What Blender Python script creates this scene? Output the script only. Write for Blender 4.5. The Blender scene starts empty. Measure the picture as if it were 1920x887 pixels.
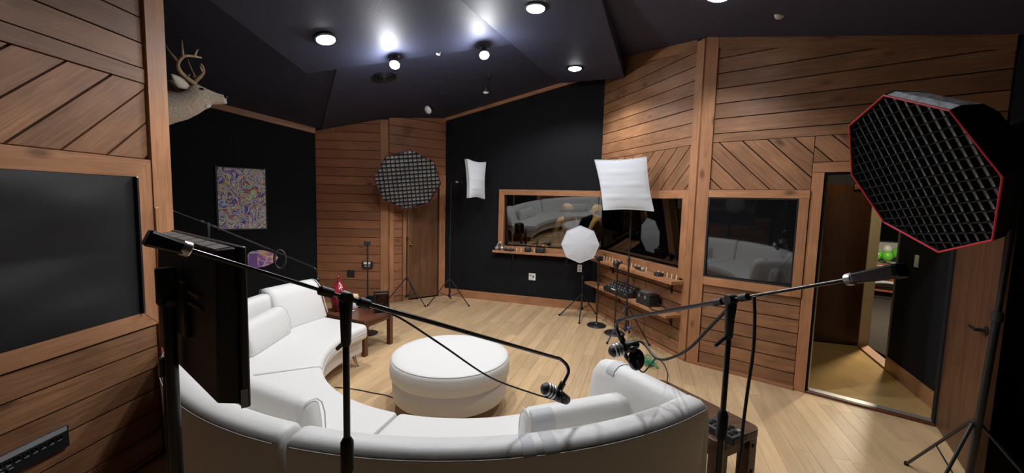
import bpy, bmesh, math, random
from mathutils import Vector, Matrix
random.seed(7)
SC = bpy.context.scene
COL = SC.collection
V = Vector

# ------------------------------------------------------------------ camera
FPX, CAMH = 770.0, 1.72
_d = V((735 - 960, 9200 - 443.5, FPX)).normalized()      # direction of "down" seen by the camera (x right, y down, z forward)
_up = -_d
_y = (V((0, 0, 1)) - _up * _up.z).normalized()
_x = _y.cross(_up)
ROT = Matrix((_x, _y, _up))                               # camera axes -> world
cd = bpy.data.cameras.new('camera'); cam = bpy.data.objects.new('camera', cd); COL.objects.link(cam)
cd.sensor_width = 36; cd.lens = 36 * FPX / 1920; cd.clip_start = 0.02
right, down, fwd = ROT @ V((1, 0, 0)), ROT @ V((0, 1, 0)), ROT @ V((0, 0, 1))
cam.matrix_world = Matrix(((right.x, -down.x, -fwd.x, 0), (right.y, -down.y, -fwd.y, 0), (right.z, -down.z, -fwd.z, CAMH), (0, 0, 0, 1)))
SC.camera = cam
# ------------------------------------------------------------------ world and view
w = bpy.data.worlds.new('world'); SC.world = w; w.use_nodes = True
w.node_tree.nodes['Background'].inputs[0].default_value = (0.5, 0.55, 0.7, 1)
w.node_tree.nodes['Background'].inputs[1].default_value = 0.0
vs = SC.view_settings
vs.view_transform = 'Standard'; vs.look = 'None'; vs.exposure = 0.4; vs.gamma = 1.0; vs.use_curve_mapping = False
# lamp power in watts (each lamp itself is built with its fixture further down)
P_DOWN, P_SPOT = 90, 24
LIGHTCOL = (0.95, 0.965, 1.0)

# ------------------------------------------------------------------ measuring helpers (photograph pixel -> place in the room)
def ray(x, y): return ROT @ V((x - 960, y - 443.5, FPX))
def fl(x, y, z=0.0):
    r = ray(x, y); t = (z - CAMH) / r.z; return V((r.x * t, r.y * t, z))
def at(x, y, Y):
    r = ray(x, y); t = Y / r.y; return V((r.x * t, Y, CAMH + r.z * t))

class Wall:
    def __init__(s, A, B):
        s.A, s.B = V(A), V(B); s.L = (s.B - s.A).length; s.d = (s.B - s.A) / s.L
        n = V((-s.d.y, s.d.x)); s.n = n if (V((-0.3, 3.5)) - s.A).dot(n) > 0 else -n
    def p(s, u, z, o=0.0):
        q = s.A + s.d * u + s.n * o; return V((q.x, q.y, z))
    def on(s, x, y, o=0.0):
        r = ray(x, y); A = s.A + s.n * o; t = s.n.dot(A) / s.n.dot(V((r.x, r.y)))
        return ((V((r.x * t, r.y * t)) - A).dot(s.d), CAMH + r.z * t)

# ------------------------------------------------------------------ object helpers
WL = {}
def reg(o, wl, parent):
    WL[o.name] = wl.copy(); COL.objects.link(o)
    if parent is not None:
        o.parent = parent; o.location = wl - WL[parent.name]
    else: o.location = wl
def tag(o, label=None, cat=None, group=None, kind=None):
    if label: o['label'] = label
    if cat: o['category'] = cat
    if group: o['group'] = group
    if kind: o['kind'] = kind
    return o
def thing(name, label, cat, loc=(0, 0, 0), group=None):
    o = bpy.data.objects.new(name, None); o.empty_display_size = 0.1
    reg(o, V(loc), None); return tag(o, label, cat, group)
def struct(name, loc=(0, 0, 0), label=None):
    o = bpy.data.objects.new(name, None); o.empty_display_size = 0.1
    reg(o, V(loc), None); return tag(o, label, None, None, 'structure')

def basis(ax):
    ax = ax.normalized(); h = V((0, 0, 1)) if abs(ax.z) < 0.95 else V((1, 0, 0))
    u = h.cross(ax).normalized(); return u, ax.cross(u), ax

class MB:
    """collects shapes in world coordinates, then links them as one mesh object"""
    def __init__(s): s.v, s.f = [], []
    def add(s, vs_, fs):
        k = len(s.v); s.v += [V(q) for q in vs_]; s.f += [[k + i for i in f] for f in fs]; return s
    def prism(s, poly, ext):
        n = len(poly); ext = V(ext); a = [V(q) for q in poly]
        return s.add(a + [q + ext for q in a], [list(range(n))[::-1], list(range(n, 2 * n))] + [[i, (i + 1) % n, n + (i + 1) % n, n + i] for i in range(n)])
    def box(s, c, X, Y, Z):
        c, X, Y, Z = V(c), V(X) / 2, V(Y) / 2, V(Z) / 2
        return s.prism([c - X - Y - Z, c + X - Y - Z, c + X + Y - Z, c - X + Y - Z], Z * 2)
    def abox(s, c, sx, sy, sz, rz=0.0):
        cs, sn = math.cos(rz), math.sin(rz)
        return s.box(c, (sx * cs, sx * sn, 0), (-sy * sn, sy * cs, 0), (0, 0, sz))
    def tube(s, pts, r, n=10):
        pts = [V(q) for q in pts]; m = len(pts); rr = r if isinstance(r, (list, tuple)) else [r] * m
        tang = [(pts[min(i + 1, m - 1)] - pts[max(i - 1, 0)]).normalized() for i in range(m)]
        u = basis(tang[0])[0]; vsx = []
        for i in range(m):
            u = (u - tang[i] * u.dot(tang[i])).normalized(); w_ = tang[i].cross(u)
            vsx += [pts[i] + (u * math.cos(2 * math.pi * k / n) + w_ * math.sin(2 * math.pi * k / n)) * rr[i] for k in range(n)]
        fs = [[i * n + k, i * n + (k + 1) % n, (i + 1) * n + (k + 1) % n, (i + 1) * n + k] for i in range(m - 1) for k in range(n)]
        fs += [list(range(n))[::-1], [(m - 1) * n + k for k in range(n)]]
        return s.add(vsx, fs)
    def lathe(s, o, ax, prof, n=20):
        u, w_, a = basis(V(ax)); o = V(o); m = len(prof); vsx = []
        for r, h in prof:
            vsx += [o + a * h + (u * math.cos(2 * math.pi * k / n) + w_ * math.sin(2 * math.pi * k / n)) * max(r, 1e-4) for k in range(n)]
        fs = [[i * n + k, i * n + (k + 1) % n, (i + 1) * n + (k + 1) % n, (i + 1) * n + k] for i in range(m - 1) for k in range(n)]
        fs += [list(range(n))[::-1], [(m - 1) * n + k for k in range(n)]]
        return s.add(vsx, fs)
    def ball(s, c, X, Y, Z, n=16, m=10):
        c, X, Y, Z = V(c), V(X), V(Y), V(Z); vsx = []
        for i in range(m + 1):
            th = math.pi * (0.01 + 0.98 * i / m)
            for k in range(n):
                ph = 2 * math.pi * k / n
                vsx.append(c + X * math.sin(th) * math.cos(ph) + Y * math.sin(th) * math.sin(ph) + Z * math.cos(th))
        fs = [[i * n + k, (i + 1) * n + k, (i + 1) * n + (k + 1) % n, i * n + (k + 1) % n] for i in range(m) for k in range(n)]
        fs += [list(range(n)), [m * n + k for k in range(n)][::-1]]
        return s.add(vsx, fs)
    def loft(s, rings, closed=True):
        n = len(rings[0]); m = len(rings); vsx = [q for r_ in rings for q in r_]
        fs = [[i * n + k, i * n + (k + 1) % n, (i + 1) * n + (k + 1) % n, (i + 1) * n + k] for i in range(m - 1) for k in range(n)]
        fs += [list(range(n))[::-1], [(m - 1) * n + k for k in range(n)]]
        return s.add(vsx, fs)
    def build(s, name, mat, parent=None, smooth=None, bevel=0.0, seg=2, origin=None):
        lo = V((min(q.x for q in s.v), min(q.y for q in s.v), min(q.z for q in s.v)))
        hi = V((max(q.x for q in s.v), max(q.y for q in s.v), max(q.z for q in s.v)))
        c = V(origin) if origin is not None else (lo + hi) / 2
        me = bpy.data.meshes.new(name); me.from_pydata([tuple(q - c) for q in s.v], [], s.f)
        bm = bmesh.new(); bm.from_mesh(me); bmesh.ops.recalc_face_normals(bm, faces=bm.faces); bm.to_mesh(me); bm.free()
        me.materials.append(mat); me.update()
        if smooth:
            me.polygons.foreach_set('use_smooth', [True] * len(me.polygons)); me.set_sharp_from_angle(angle=math.radians(smooth))
        o = bpy.data.objects.new(name, me); reg(o, c, parent)
        if bevel:
            b = o.modifiers.new('bevel', 'BEVEL'); b.width = bevel; b.segments = seg; b.limit_method = 'ANGLE'
            me.polygons.foreach_set('use_smooth', [True] * len(me.polygons)); me.set_sharp_from_angle(angle=math.radians(50))
        return o

def spline(pts, k=8):
    """Catmull-Rom through the points"""
    p = [V(q) for q in pts]; p = [2 * p[0] - p[1]] + p + [2 * p[-1] - p[-2]]; out = []
    for i in range(1, len(p) - 2):
        for j in range(k):
            t = j / k
            out.append(0.5 * ((2 * p[i]) + (p[i + 1] - p[i - 1]) * t + (2 * p[i - 1] - 5 * p[i] + 4 * p[i + 1] - p[i + 2]) * t * t + (3 * p[i] - p[i - 1] - 3 * p[i + 1] + p[i + 2]) * t ** 3))
    return out + [p[-2]]

# ------------------------------------------------------------------ materials
def new_mat(name):
    m = bpy.data.materials.new(name); m.use_nodes = True; nt = m.node_tree
    return m, nt, nt.nodes['Principled BSDF']
def mat(name, col, rough=0.5, metal=0.0, spec=0.5, bump=0.0, bscale=200.0, var=0.0, emit=0.0, sheen=0.0):
    m, nt, b = new_mat(name)
    b.inputs['Base Color'].default_value = (*col, 1); b.inputs['Roughness'].default_value = rough
    b.inputs['Metallic'].default_value = metal; b.inputs['Specular IOR Level'].default_value = spec
    if sheen: b.inputs['Sheen Weight'].default_value = sheen
    if emit:
        b.inputs['Emission Color'].default_value = (*col, 1); b.inputs['Emission Strength'].default_value = emit
    if bump or var:
        tc = nt.nodes.new('ShaderNodeTexCoord'); no = nt.nodes.new('ShaderNodeTexNoise')
        no.inputs['Scale'].default_value = bscale; no.inputs['Detail'].default_value = 4
        nt.links.new(tc.outputs['Object'], no.inputs['Vector'])
        if bump:
            bp = nt.nodes.new('ShaderNodeBump'); bp.inputs['Strength'].default_value = bump; bp.inputs['Distance'].default_value = 0.01
            nt.links.new(no.outputs['Fac'], bp.inputs['Height']); nt.links.new(bp.outputs['Normal'], b.inputs['Normal'])
        if var:
            r = nt.nodes.new('ShaderNodeValToRGB'); e = r.color_ramp.elements
            e[0].position, e[1].position = 0.3, 0.7
            e[0].color = (*[c * (1 - var) for c in col], 1); e[1].color = (*[min(1, c * (1 + var)) for c in col], 1)
            nt.links.new(no.outputs['Fac'], r.inputs['Fac']); nt.links.new(r.outputs['Color'], b.inputs['Base Color'])
    return m
def wood(name, dark, light, rough=0.45, along=(1.6, 30, 30), vary=0.35, knots=True, spec=0.4, blotch=0.35):
    """grain along the object's local x; every board has its own tone from its random number"""
    m, nt, b = new_mat(name); N, Lk = nt.nodes.new, nt.links.new
    tc, oi = N('ShaderNodeTexCoord'), N('ShaderNodeObjectInfo')
    mul = N('ShaderNodeVectorMath'); mul.operation = 'SCALE'; mul.inputs[0].default_value = (37.0, 91.0, 53.0); Lk(oi.outputs['Random'], mul.inputs['Scale'])
    ad = N('ShaderNodeVectorMath'); ad.operation = 'ADD'; Lk(tc.outputs['Object'], ad.inputs[0]); Lk(mul.outputs[0], ad.inputs[1])
    mp = N('ShaderNodeMapping'); mp.inputs['Scale'].default_value = along; Lk(ad.outputs[0], mp.inputs['Vector'])
    n1 = N('ShaderNodeTexNoise'); n1.inputs['Scale'].default_value = 1.6; n1.inputs['Detail'].default_value = 7; n1.inputs['Roughness'].default_value = 0.6; n1.inputs['Distortion'].default_value = 1.2
    Lk(mp.outputs[0], n1.inputs['Vector'])
    r = N('ShaderNodeValToRGB'); e = r.color_ramp.elements; e[0].position, e[1].position = 0.33, 0.66
    e[0].color, e[1].color = (*dark, 1), (*light, 1); Lk(n1.outputs['Fac'], r.inputs['Fac'])
    # blotches of stain
    n2 = N('ShaderNodeTexNoise'); n2.inputs['Scale'].default_value = 3.0; n2.inputs['Detail'].default_value = 3; Lk(ad.outputs[0], n2.inputs['Vector'])
    mr = N('ShaderNodeMapRange'); mr.inputs['From Min'].default_value = 0.3; mr.inputs['From Max'].default_value = 0.7; mr.inputs['To Min'].default_value = 1 - blotch; mr.inputs['To Max'].default_value = 1 + blotch * 0.5
    Lk(n2.outputs['Fac'], mr.inputs['Value'])
    mv = N('ShaderNodeMapRange'); mv.inputs['To Min'].default_value = 1 - vary; mv.inputs['To Max'].default_value = 1 + vary * 0.7; Lk(oi.outputs['Random'], mv.inputs['Value'])
    mm = N('ShaderNodeMath'); mm.operation = 'MULTIPLY'; Lk(mr.outputs[0], mm.inputs[0]); Lk(mv.outputs[0], mm.inputs[1])
    last = mm
    if knots:
        vo = N('ShaderNodeTexVoronoi'); vo.inputs['Scale'].default_value = 2.2; vo.inputs['Randomness'].default_value = 1.0
        mk = N('ShaderNodeMapping'); mk.inputs['Scale'].default_value = (1.0, 2.2, 2.2); Lk(ad.outputs[0], mk.inputs['Vector']); Lk(mk.outputs[0], vo.inputs['Vector'])
        kr = N('ShaderNodeMapRange'); kr.inputs['From Min'].default_value = 0.05; kr.inputs['From Max'].default_value = 0.16; kr.inputs['To Min'].default_value = 0.4; kr.inputs['To Max'].default_value = 1.0
        Lk(vo.outputs['Distance'], kr.inputs['Value'])
        m3 = N('ShaderNodeMath'); m3.operation = 'MULTIPLY'; Lk(mm.outputs[0], m3.inputs[0]); Lk(kr.outputs[0], m3.inputs[1]); last = m3
    sc = N('ShaderNodeVectorMath'); sc.operation = 'SCALE'; Lk(r.outputs['Color'], sc.inputs[0]); Lk(last.outputs[0], sc.inputs['Scale'])
    Lk(sc.outputs[0], b.inputs['Base Color'])
    bp = N('ShaderNodeBump'); bp.inputs['Strength'].default_value = 0.15; bp.inputs['Distance'].default_value = 0.004
    Lk(n1.outputs['Fac'], bp.inputs['Height']); Lk(bp.outputs['Normal'], b.inputs['Normal'])
    b.inputs['Roughness'].default_value = rough; b.inputs['Specular IOR Level'].default_value = spec
    return m
def emitter(name, col, st):
    m = bpy.data.materials.new(name); m.use_nodes = True; nt = m.node_tree; nt.nodes.clear()
    e = nt.nodes.new('ShaderNodeEmission'); e.inputs[0].default_value = (*col, 1); e.inputs[1].default_value = st
    o = nt.nodes.new('ShaderNodeOutputMaterial'); nt.links.new(e.outputs[0], o.inputs[0]); return m
def glass(name, tint, ior, rough=0.0):
    m = bpy.data.materials.new(name); m.use_nodes = True; nt = m.node_tree; nt.nodes.clear(); N, Lk = nt.nodes.new, nt.links.new
    t, g, x, f, o = N('ShaderNodeBsdfTransparent'), N('ShaderNodeBsdfGlossy'), N('ShaderNodeMixShader'), N('ShaderNodeFresnel'), N('ShaderNodeOutputMaterial')
    t.inputs[0].default_value = (*tint, 1); g.inputs['Roughness'].default_value = rough; f.inputs[0].default_value = ior
    Lk(f.outputs[0], x.inputs[0]); Lk(t.outputs[0], x.inputs[1]); Lk(g.outputs[0], x.inputs[2]); Lk(x.outputs[0], o.inputs[0]); return m

M = {}
M['wall_wood'] = wood('stained pine boards', (0.215, 0.098, 0.046), (0.345, 0.168, 0.082), vary=0.24, blotch=0.25)
M['red_wood'] = wood('reddish pine boards', (0.235, 0.095, 0.045), (0.325, 0.138, 0.068), vary=0.18, blotch=0.15)
M['trim_wood'] = wood('orange pine trim', (0.32, 0.142, 0.064), (0.44, 0.208, 0.098), vary=0.12, blotch=0.2)
M['back_wood'] = mat('dark groove backing', (0.03, 0.014, 0.008), 0.8)
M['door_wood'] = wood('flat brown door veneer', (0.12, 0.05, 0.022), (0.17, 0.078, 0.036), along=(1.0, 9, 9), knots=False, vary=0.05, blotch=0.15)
M['dark_door'] = wood('dark brown door veneer', (0.055, 0.02, 0.008), (0.085, 0.034, 0.014), along=(1.0, 8, 8), knots=False, vary=0.05, rough=0.3, blotch=0.15)
M['table_wood'] = wood('reddish brown table wood', (0.075, 0.025, 0.013), (0.14, 0.052, 0.026), rough=0.3, knots=False, vary=0.1, blotch=0.1)
M['walnut'] = wood('worn brown table wood', (0.07, 0.032, 0.02), (0.15, 0.075, 0.045), rough=0.35, knots=False, vary=0.15, blotch=0.2)
M['maple'] = wood('maple floor boards', (0.52, 0.345, 0.185), (0.63, 0.44, 0.25), rough=0.32, along=(1.0, 14, 14), knots=False, vary=0.16, blotch=0.06, spec=0.5)
M['maple_hall'] = wood('amber maple boards', (0.42, 0.27, 0.11), (0.5, 0.33, 0.14), rough=0.16, along=(14, 1, 14), knots=False, vary=0.05, blotch=0.1)
M['black_cloth'] = mat('black fabric wall', (0.0105, 0.0105, 0.0125), 0.95, spec=0.15, bump=0.2, bscale=300)
M['ceiling'] = mat('navy black ceiling paint', (0.033, 0.037, 0.066), 0.6, spec=0.35, bump=0.15, bscale=60)
M['cover'] = mat('wrinkled black window cover', (0.011, 0.011, 0.012), 0.6, spec=0.25)
M['leather'] = mat('white leather', (0.66, 0.645, 0.62), 0.45, spec=0.3, bump=0.16, bscale=16)
M['piping'] = mat('off white piping', (0.6, 0.585, 0.56), 0.5)
M['patch'] = mat('grey tape patch', (0.52, 0.52, 0.53), 0.6)
M['chrome'] = mat('chrome', (0.8, 0.8, 0.82), 0.12, metal=1.0)
M['black'] = mat('black metal', (0.012, 0.012, 0.014), 0.38, spec=0.5)
M['black_gloss'] = mat('glossy black tube', (0.012, 0.012, 0.014), 0.22, spec=0.6)
M['black_matte'] = mat('matte black', (0.01, 0.01, 0.011), 0.8, spec=0.2)
M['black_plastic'] = mat('black plastic', (0.014, 0.014, 0.016), 0.5, bump=0.1, bscale=400)
M['vent'] = mat('dark grey vent panel', (0.15, 0.13, 0.12), 0.6)
M['grey'] = mat('grey plastic', (0.25, 0.25, 0.26), 0.45)
M['silver'] = mat('brushed silver', (0.55, 0.55, 0.56), 0.3, metal=0.8)
M['white_cloth'] = mat('white diffuser cloth', (0.60, 0.62, 0.65), 0.8, bump=0.3, bscale=9)
M['sheen_cloth'] = mat('crinkled black cloth with painted pale sheen', (0.85, 0.87, 0.9), 0.4, metal=0.0, bump=0.9, bscale=22)  # pale colour stands in for light glancing off black shell cloth
M['grey_cloth'] = mat('grey inner diffuser', (0.36, 0.37, 0.39), 0.7, var=0.3, bscale=8)
M['pale_cloth'] = mat('pale inner diffuser', (0.55, 0.57, 0.59), 0.6, var=0.15, bscale=8)
M['dim_red'] = mat('dull red piping', (0.22, 0.02, 0.03), 0.6)
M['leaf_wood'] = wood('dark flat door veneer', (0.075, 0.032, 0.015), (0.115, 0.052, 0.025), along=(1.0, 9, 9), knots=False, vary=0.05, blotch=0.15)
M['red_trim'] = mat('red piping', (0.55, 0.02, 0.04), 0.5)
M['white_plastic'] = mat('white plastic', (0.75, 0.75, 0.72), 0.4)
M['brass'] = mat('brass', (0.75, 0.5, 0.18), 0.25, metal=1.0)
M['red_glass'] = mat('dark red glazed ceramic', (0.24, 0.014, 0.026), 0.18, spec=0.7, var=0.4, bscale=18)
M['cream'] = mat('cream painted jamb', (0.72, 0.60, 0.38), 0.5)
M['cable'] = mat('black cable rubber', (0.015, 0.015, 0.016), 0.5)
M['green_string'] = mat('green string', (0.03, 0.32, 0.14), 0.6)
M['blue_plastic'] = mat('blue plastic knob', (0.06, 0.12, 0.55), 0.4)
M['glass_clear'] = glass('window glass', (0.86, 0.88, 0.88), 2.1)
M['glass_dark'] = mat('dark glazing', (0.006, 0.006, 0.007), 0.03, spec=1.0)
M['glass_dark'].node_tree.nodes['Principled BSDF'].inputs['IOR'].default_value = 1.7
M['lamp_on'] = emitter('lit lamp face', (0.93, 0.97, 1.0), 30)
M['lamp_off'] = mat('unlit lamp face', (0.55, 0.56, 0.58), 0.3)
M['carpet'] = mat('grey brown carpet', (0.034, 0.028, 0.024), 0.95, spec=0.04, bump=0.3, bscale=300)
M['hall_wall'] = mat('white hall wall', (0.6, 0.58, 0.52), 0.8)
M['dark_room'] = mat('dark grey control room wall', (0.03, 0.03, 0.033), 0.9)
M['threshold'] = mat('brushed metal threshold', (0.5, 0.49, 0.47), 0.35, metal=0.7)

# ------------------------------------------------------------------ plan of the room (metres, seen from the photograph's own corners)
C1, B0, C2, C3, C4 = (-3.122, 6.539), (-1.990, 6.604), (-1.194, 7.225), (1.358, 6.388), (1.970, 4.409)
EE, RB, LB, LP, K = (3.575, 3.055), (3.575, -1.6), (-2.479, -1.6), (-2.266, 2.700), (-4.62, 5.12)
wA, wW, wV, wC, wD, wE = Wall(K, C1), Wall(C1, B0), Wall(B0, C2), Wall(C2, C3), Wall(C3, C4), Wall(C4, EE)
wR, wB, wL, wH = Wall(EE, RB), Wall(RB, LB), Wall(LB, LP), Wall(LP, K)
wC.n = V((-wC.d.y, wC.d.x)) if wC.n.y > 0 else wC.n
ROOM = [C1, B0, C2, C3, C4, EE, RB, LB, LP, K]
def PL(x, y): return 3.10 + 0.221 * (x + 1.19) - 0.067 * (y - 7.23)
def PR(x, y): return 3.44 - 0.157 * (x - 1.97) + 0.150 * (y - 4.41)
def PN(x, y): return 2.76 - 0.19 * (y - 6.54)
DOOR_H, WIN0, WIN1, HEAD, BAND0, BAND1 = 2.033, 0.975, 1.803, 1.885, 2.365, 2.455

def clip(poly, a, b, c):
    """keep the part of a polygon where a*x+b*y >= c"""
    out = []
    for i in range(len(poly)):
        p, q = poly[i], poly[(i + 1) % len(poly)]; dp, dq = a * p[0] + b * p[1] - c, a * q[0] + b * q[1] - c
        if dp >= 0: out.append(p)
        if (dp > 0 > dq) or (dp < 0 < dq):
            t = dp / (dp - dq); out.append((p[0] + t * (q[0] - p[0]), p[1] + t * (q[1] - p[1])))
    return out
def area(poly): return abs(sum(poly[i][0] * poly[(i + 1) % len(poly)][1] - poly[(i + 1) % len(poly)][0] * poly[i][1] for i in range(len(poly)))) / 2

def board(wall, poly, ang, name, mt, parent, o0=0.0, o1=0.018, ch=0.003):
    """one board: a convex polygon (s, z) on a wall, its grain at the angle ang, its front edges eased"""
    u3 = V((wall.d.x * math.cos(ang), wall.d.y * math.cos(ang), math.sin(ang))); n3 = V((wall.n.x, wall.n.y, 0)); v3 = n3.cross(u3)
    cs, cz = sum(p[0] for p in poly) / len(poly), sum(p[1] for p in poly) / len(poly)
    c = wall.p(cs, cz, o0); P = [wall.p(a, b, o0) - c for a, b in poly]
    loc = [V((q.dot(u3), q.dot(v3), 0)) for q in P]; n = len(loc); t = o1 - o0
    def ins(q):
        l = max(math.hypot(q.x, q.y), 1e-6); return q * max(0.0, 1 - ch * 1.6 / l)
    vsx = loc + [q + V((0, 0, t - ch)) for q in loc] + [ins(q) + V((0, 0, t)) for q in loc]
    fs = [list(range(n))[::-1]] + [[j * n + i, j * n + (i + 1) % n, (j + 1) * n + (i + 1) % n, (j + 1) * n + i] for j in range(2) for i in range(n)] + [[2 * n + i for i in range(n)]]
    me = bpy.data.meshes.new(name); me.from_pydata([tuple(q) for q in vsx], [], fs); me.materials.append(mt)
    bm = bmesh.new(); bm.from_mesh(me); bmesh.ops.recalc_face_normals(bm, faces=bm.faces); bm.to_mesh(me); bm.free()
    o = bpy.data.objects.new(name, me); reg(o, c, parent)
    R3 = Matrix((u3, v3, n3)).transposed(); o.rotation_euler = R3.to_euler()
    return o
def boards(wall, region, ang, pitch, mt, parent, name='plank', gap=0.009, phase=0.0, o0=0.0, o1=0.018):
    ca, sa = math.cos(ang), math.sin(ang); vv = [-sa * p[0] + ca * p[1] for p in region]
    k0, k1 = math.floor((min(vv) - phase) / pitch), math.ceil((max(vv) - phase) / pitch)
    for k in range(k0, k1):
        lo, hi = phase + k * pitch + gap / 2, phase + (k + 1) * pitch - gap / 2
        q = clip(clip(region, -sa, ca, lo), sa, -ca, -hi)
        if len(q) >= 3 and area(q) > 0.0008: board(wall, q, ang, name, mt, parent, o0, o1 + random.uniform(-0.002, 0.002))
def rect(s0, s1, z0, z1): return [(s0, z0), (s1, z0), (s1, z1), (s0, z1)]
def slab(mb, wall, s0, s1, z0, z1, t=0.12, o=0.0):
    mb.prism([wall.p(s0, z0, o), wall.p(s1, z0, o), wall.p(s1, z1, o), wall.p(s0, z1, o)], V((-wall.n.x * t, -wall.n.y * t, 0)))
TOPZ = 4.6
def wall_obj(name, wall, mt, holes=(), top=TOPZ, e0=0.0, e1=0.0):
    """a wall slab with rectangular openings"""
    mb = MB(); s = -e0
    for (a, b, z0, z1) in holes:
        if a > s: slab(mb, wall, s, a, 0, top)
        if z0 > 0: slab(mb, wall, a, b, 0, z0)
        if z1 < top: slab(mb, wall, a, b, z1, top)
        s = b
    if s < wall.L + e1: slab(mb, wall, s, wall.L + e1, 0, top)
    o = mb.build(name, mt, None); o['kind'] = 'structure'; return o

# ------------------------------------------------------------------ floor: maple boards at right angles to the far black wall
fo = MB().add([(x, y, -0.022) for x, y in ROOM], [list(range(len(ROOM)))]).build('floor', M['back_wood']); fo['kind'] = 'structure'
FD = V((-wC.n.x, -wC.n.y)); FS = V((FD.y, -FD.x))          # board direction, side direction
def cross_room(off):
    ts = []
    for i in range(len(ROOM)):
        a, b = V(ROOM[i]), V(ROOM[(i + 1) % len(ROOM)]); da, db = a.dot(FS) - off, b.dot(FS) - off
        if (da > 0) != (db > 0): ts.append((a + (b - a) * (da / (da - db))).dot(FD))
    ts.sort(); return ts
PW = 0.112; ends = [p for p in (V(q).dot(FS) for q in ROOM)]
allp = []
off = min(ends) + 0.004
while off < max(ends):
    a, b = off + 0.0006, off + PW - 0.0006
    ta, tb = cross_room(a), cross_room(b)
    if len(ta) >= 2 and len(ta) == len(tb):
        for j in range(0, len(ta) - 1, 2):
            t = min(ta[j], tb[j]); first = True
            lo_a, lo_b, hi_a, hi_b = ta[j], tb[j], ta[j + 1], tb[j + 1]
            nxt = t + random.uniform(0.4, 1.7)
            while True:
                end = nxt >= min(hi_a, hi_b) - 0.15
                ea, eb = (hi_a, hi_b) if end else (max(nxt, lo_a), max(nxt, lo_b))
                q = [(lo_a, a), (lo_b, b), (eb, b), (ea, a)]
                if area(q) > 0.004: allp.append(q)
                if end: break
                lo_a, lo_b = ea + 0.0012, eb + 0.0012; nxt += random.uniform(1.1, 1.9)
    off += PW
def seen(q):
    c = FD * (sum(p[0] for p in q) / 4) + FS * (sum(p[1] for p in q) / 4)
    if c.y < 0.9: return -1
    return 1.0 / c.length if abs(c.x / c.y) < 1.25 else 0.01 / c.length
allp.sort(key=lambda q: -seen(q))
def plank_mesh(q, name):
    ct, cs = sum(p[0] for p in q) / 4, sum(p[1] for p in q) / 4
    me = bpy.data.meshes.new(name); n = 4
    low = [(p[0] - ct, p[1] - cs, -0.02) for p in q]; up = [(p[0] - ct, p[1] - cs, -0.0012) for p in q]
    tp = [((p[0] - ct) * (1 - 0.0006), (p[1] - cs) * (1 - 0.02), 0.0) for p in q]
    me.from_pydata(low + up + tp, [], [[3, 2, 1, 0]] + [[j * n + i, j * n + (i + 1) % n, (j + 1) * n + (i + 1) % n, (j + 1) * n + i] for j in range(2) for i in range(n)] + [[8, 9, 10, 11]])
    bm = bmesh.new(); bm.from_mesh(me); bmesh.ops.recalc_face_normals(bm, faces=bm.faces); bm.to_mesh(me); bm.free()
    me.materials.append(M['maple']); return me, ct, cs
rest = MB()
for i, q in enumerate(allp):
    if i < 300:
        me, ct, cs = plank_mesh(q, 'floor_plank'); o = bpy.data.objects.new('floor_plank', me)
        c2 = FD * ct + FS * cs; reg(o, V((c2.x, c2.y, 0)), fo); o.rotation_euler = (0, 0, math.atan2(FD.y, FD.x))
        # the mesh's y axis runs along -FS when FS is to the right of FD
        for v_ in me.vertices: v_.co.y = -v_.co.y
        bm = bmesh.new(); bm.from_mesh(me); bmesh.ops.recalc_face_normals(bm, faces=bm.faces); bm.to_mesh(me); bm.free()
    else:
        P = [V(((FD * p[0] + FS * p[1]).x, (FD * p[0] + FS * p[1]).y, -0.02)) for p in q]; rest.prism(P, (0, 0, 0.02))
if rest.v: rest.build('floor_plank', M['maple'], fo)['kind'] = 'stuff'

# ------------------------------------------------------------------ ceiling: two slopes meeting in a ridge, two dropped panels
def ceil_piece(nm, polys, pf):
    mb = MB()
    for poly in polys:
        n = len(poly); bot = [V((x, y, pf(x, y))) for x, y in poly]; top = [q + V((0, 0, 0.10)) for q in bot]
        mb.add(bot + top, [list(range(n)), [n + i for i in range(n)][::-1]] + [[i, n + i, n + (i + 1) % n, (i + 1) % n] for i in range(n)])
    o = mb.build(nm, M['ceiling']); o['kind'] = 'structure'
far = clip(ROOM, 0, 1, 2.31); near = clip(ROOM, 0, -1, -2.31)
ceil_piece('ceiling', [clip(clip(far, 1, 0.557, 0.615), -1, 0.574, 2.0)], PL)
ceil_piece('ceiling_slope', [clip(far, 1, -0.574, -2.0), clip(near, 1, -2.166, -5.69)], PR)
ceil_piece('ceiling_rise', [clip(far, -1, -0.557, -0.615)] + [q for q in [clip(near, -1, 2.166, 5.69)] if len(q) > 2], PN)
def panel(name, pts, t):
    mb = MB(); n = len(pts); mb.prism([V(p) for p in pts], (0, 0, t)); o = mb.build(name, M['ceiling'], None, bevel=0.006); o['kind'] = 'structure'; return o
CLOUD_Z = 3.45
cloud = panel('ceiling_panel', [(0.62, 6.22, CLOUD_Z), (1.50, 5.86, CLOUD_Z), (0.90, 4.2, CLOUD_Z), (0.13, 2.0, CLOUD_Z), (-1.31, 2.0, CLOUD_Z)], 0.13)
T0, S0, N0 = V((-1.59, 4.54, 3.125)), V((-0.12, 4.755, 3.445)), V((-1.2, 1.5, 3.50))
SN = (S0 - T0).cross(N0 - T0); SZ = lambda x, y: T0.z - (SN.x * (x - T0.x) + SN.y * (y - T0.y)) / SN.z
TL = T0 + (T0 - S0) * 0.42; S1 = S0 + (S0 - T0) * 0.16
soff = panel('ceiling_panel', [(x, y, SZ(x, y)) for x, y in ((TL.x, TL.y), (T0.x, T0.y), (S1.x, S1.y), (-0.40, 3.6), (-1.2, 1.5), (-2.3, 1.2), (-2.25, 2.7))], 0.1)

# ------------------------------------------------------------------ walls
PINE, RED, TRIM = M['wall_wood'], M['red_wood'], M['trim_wood']
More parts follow.
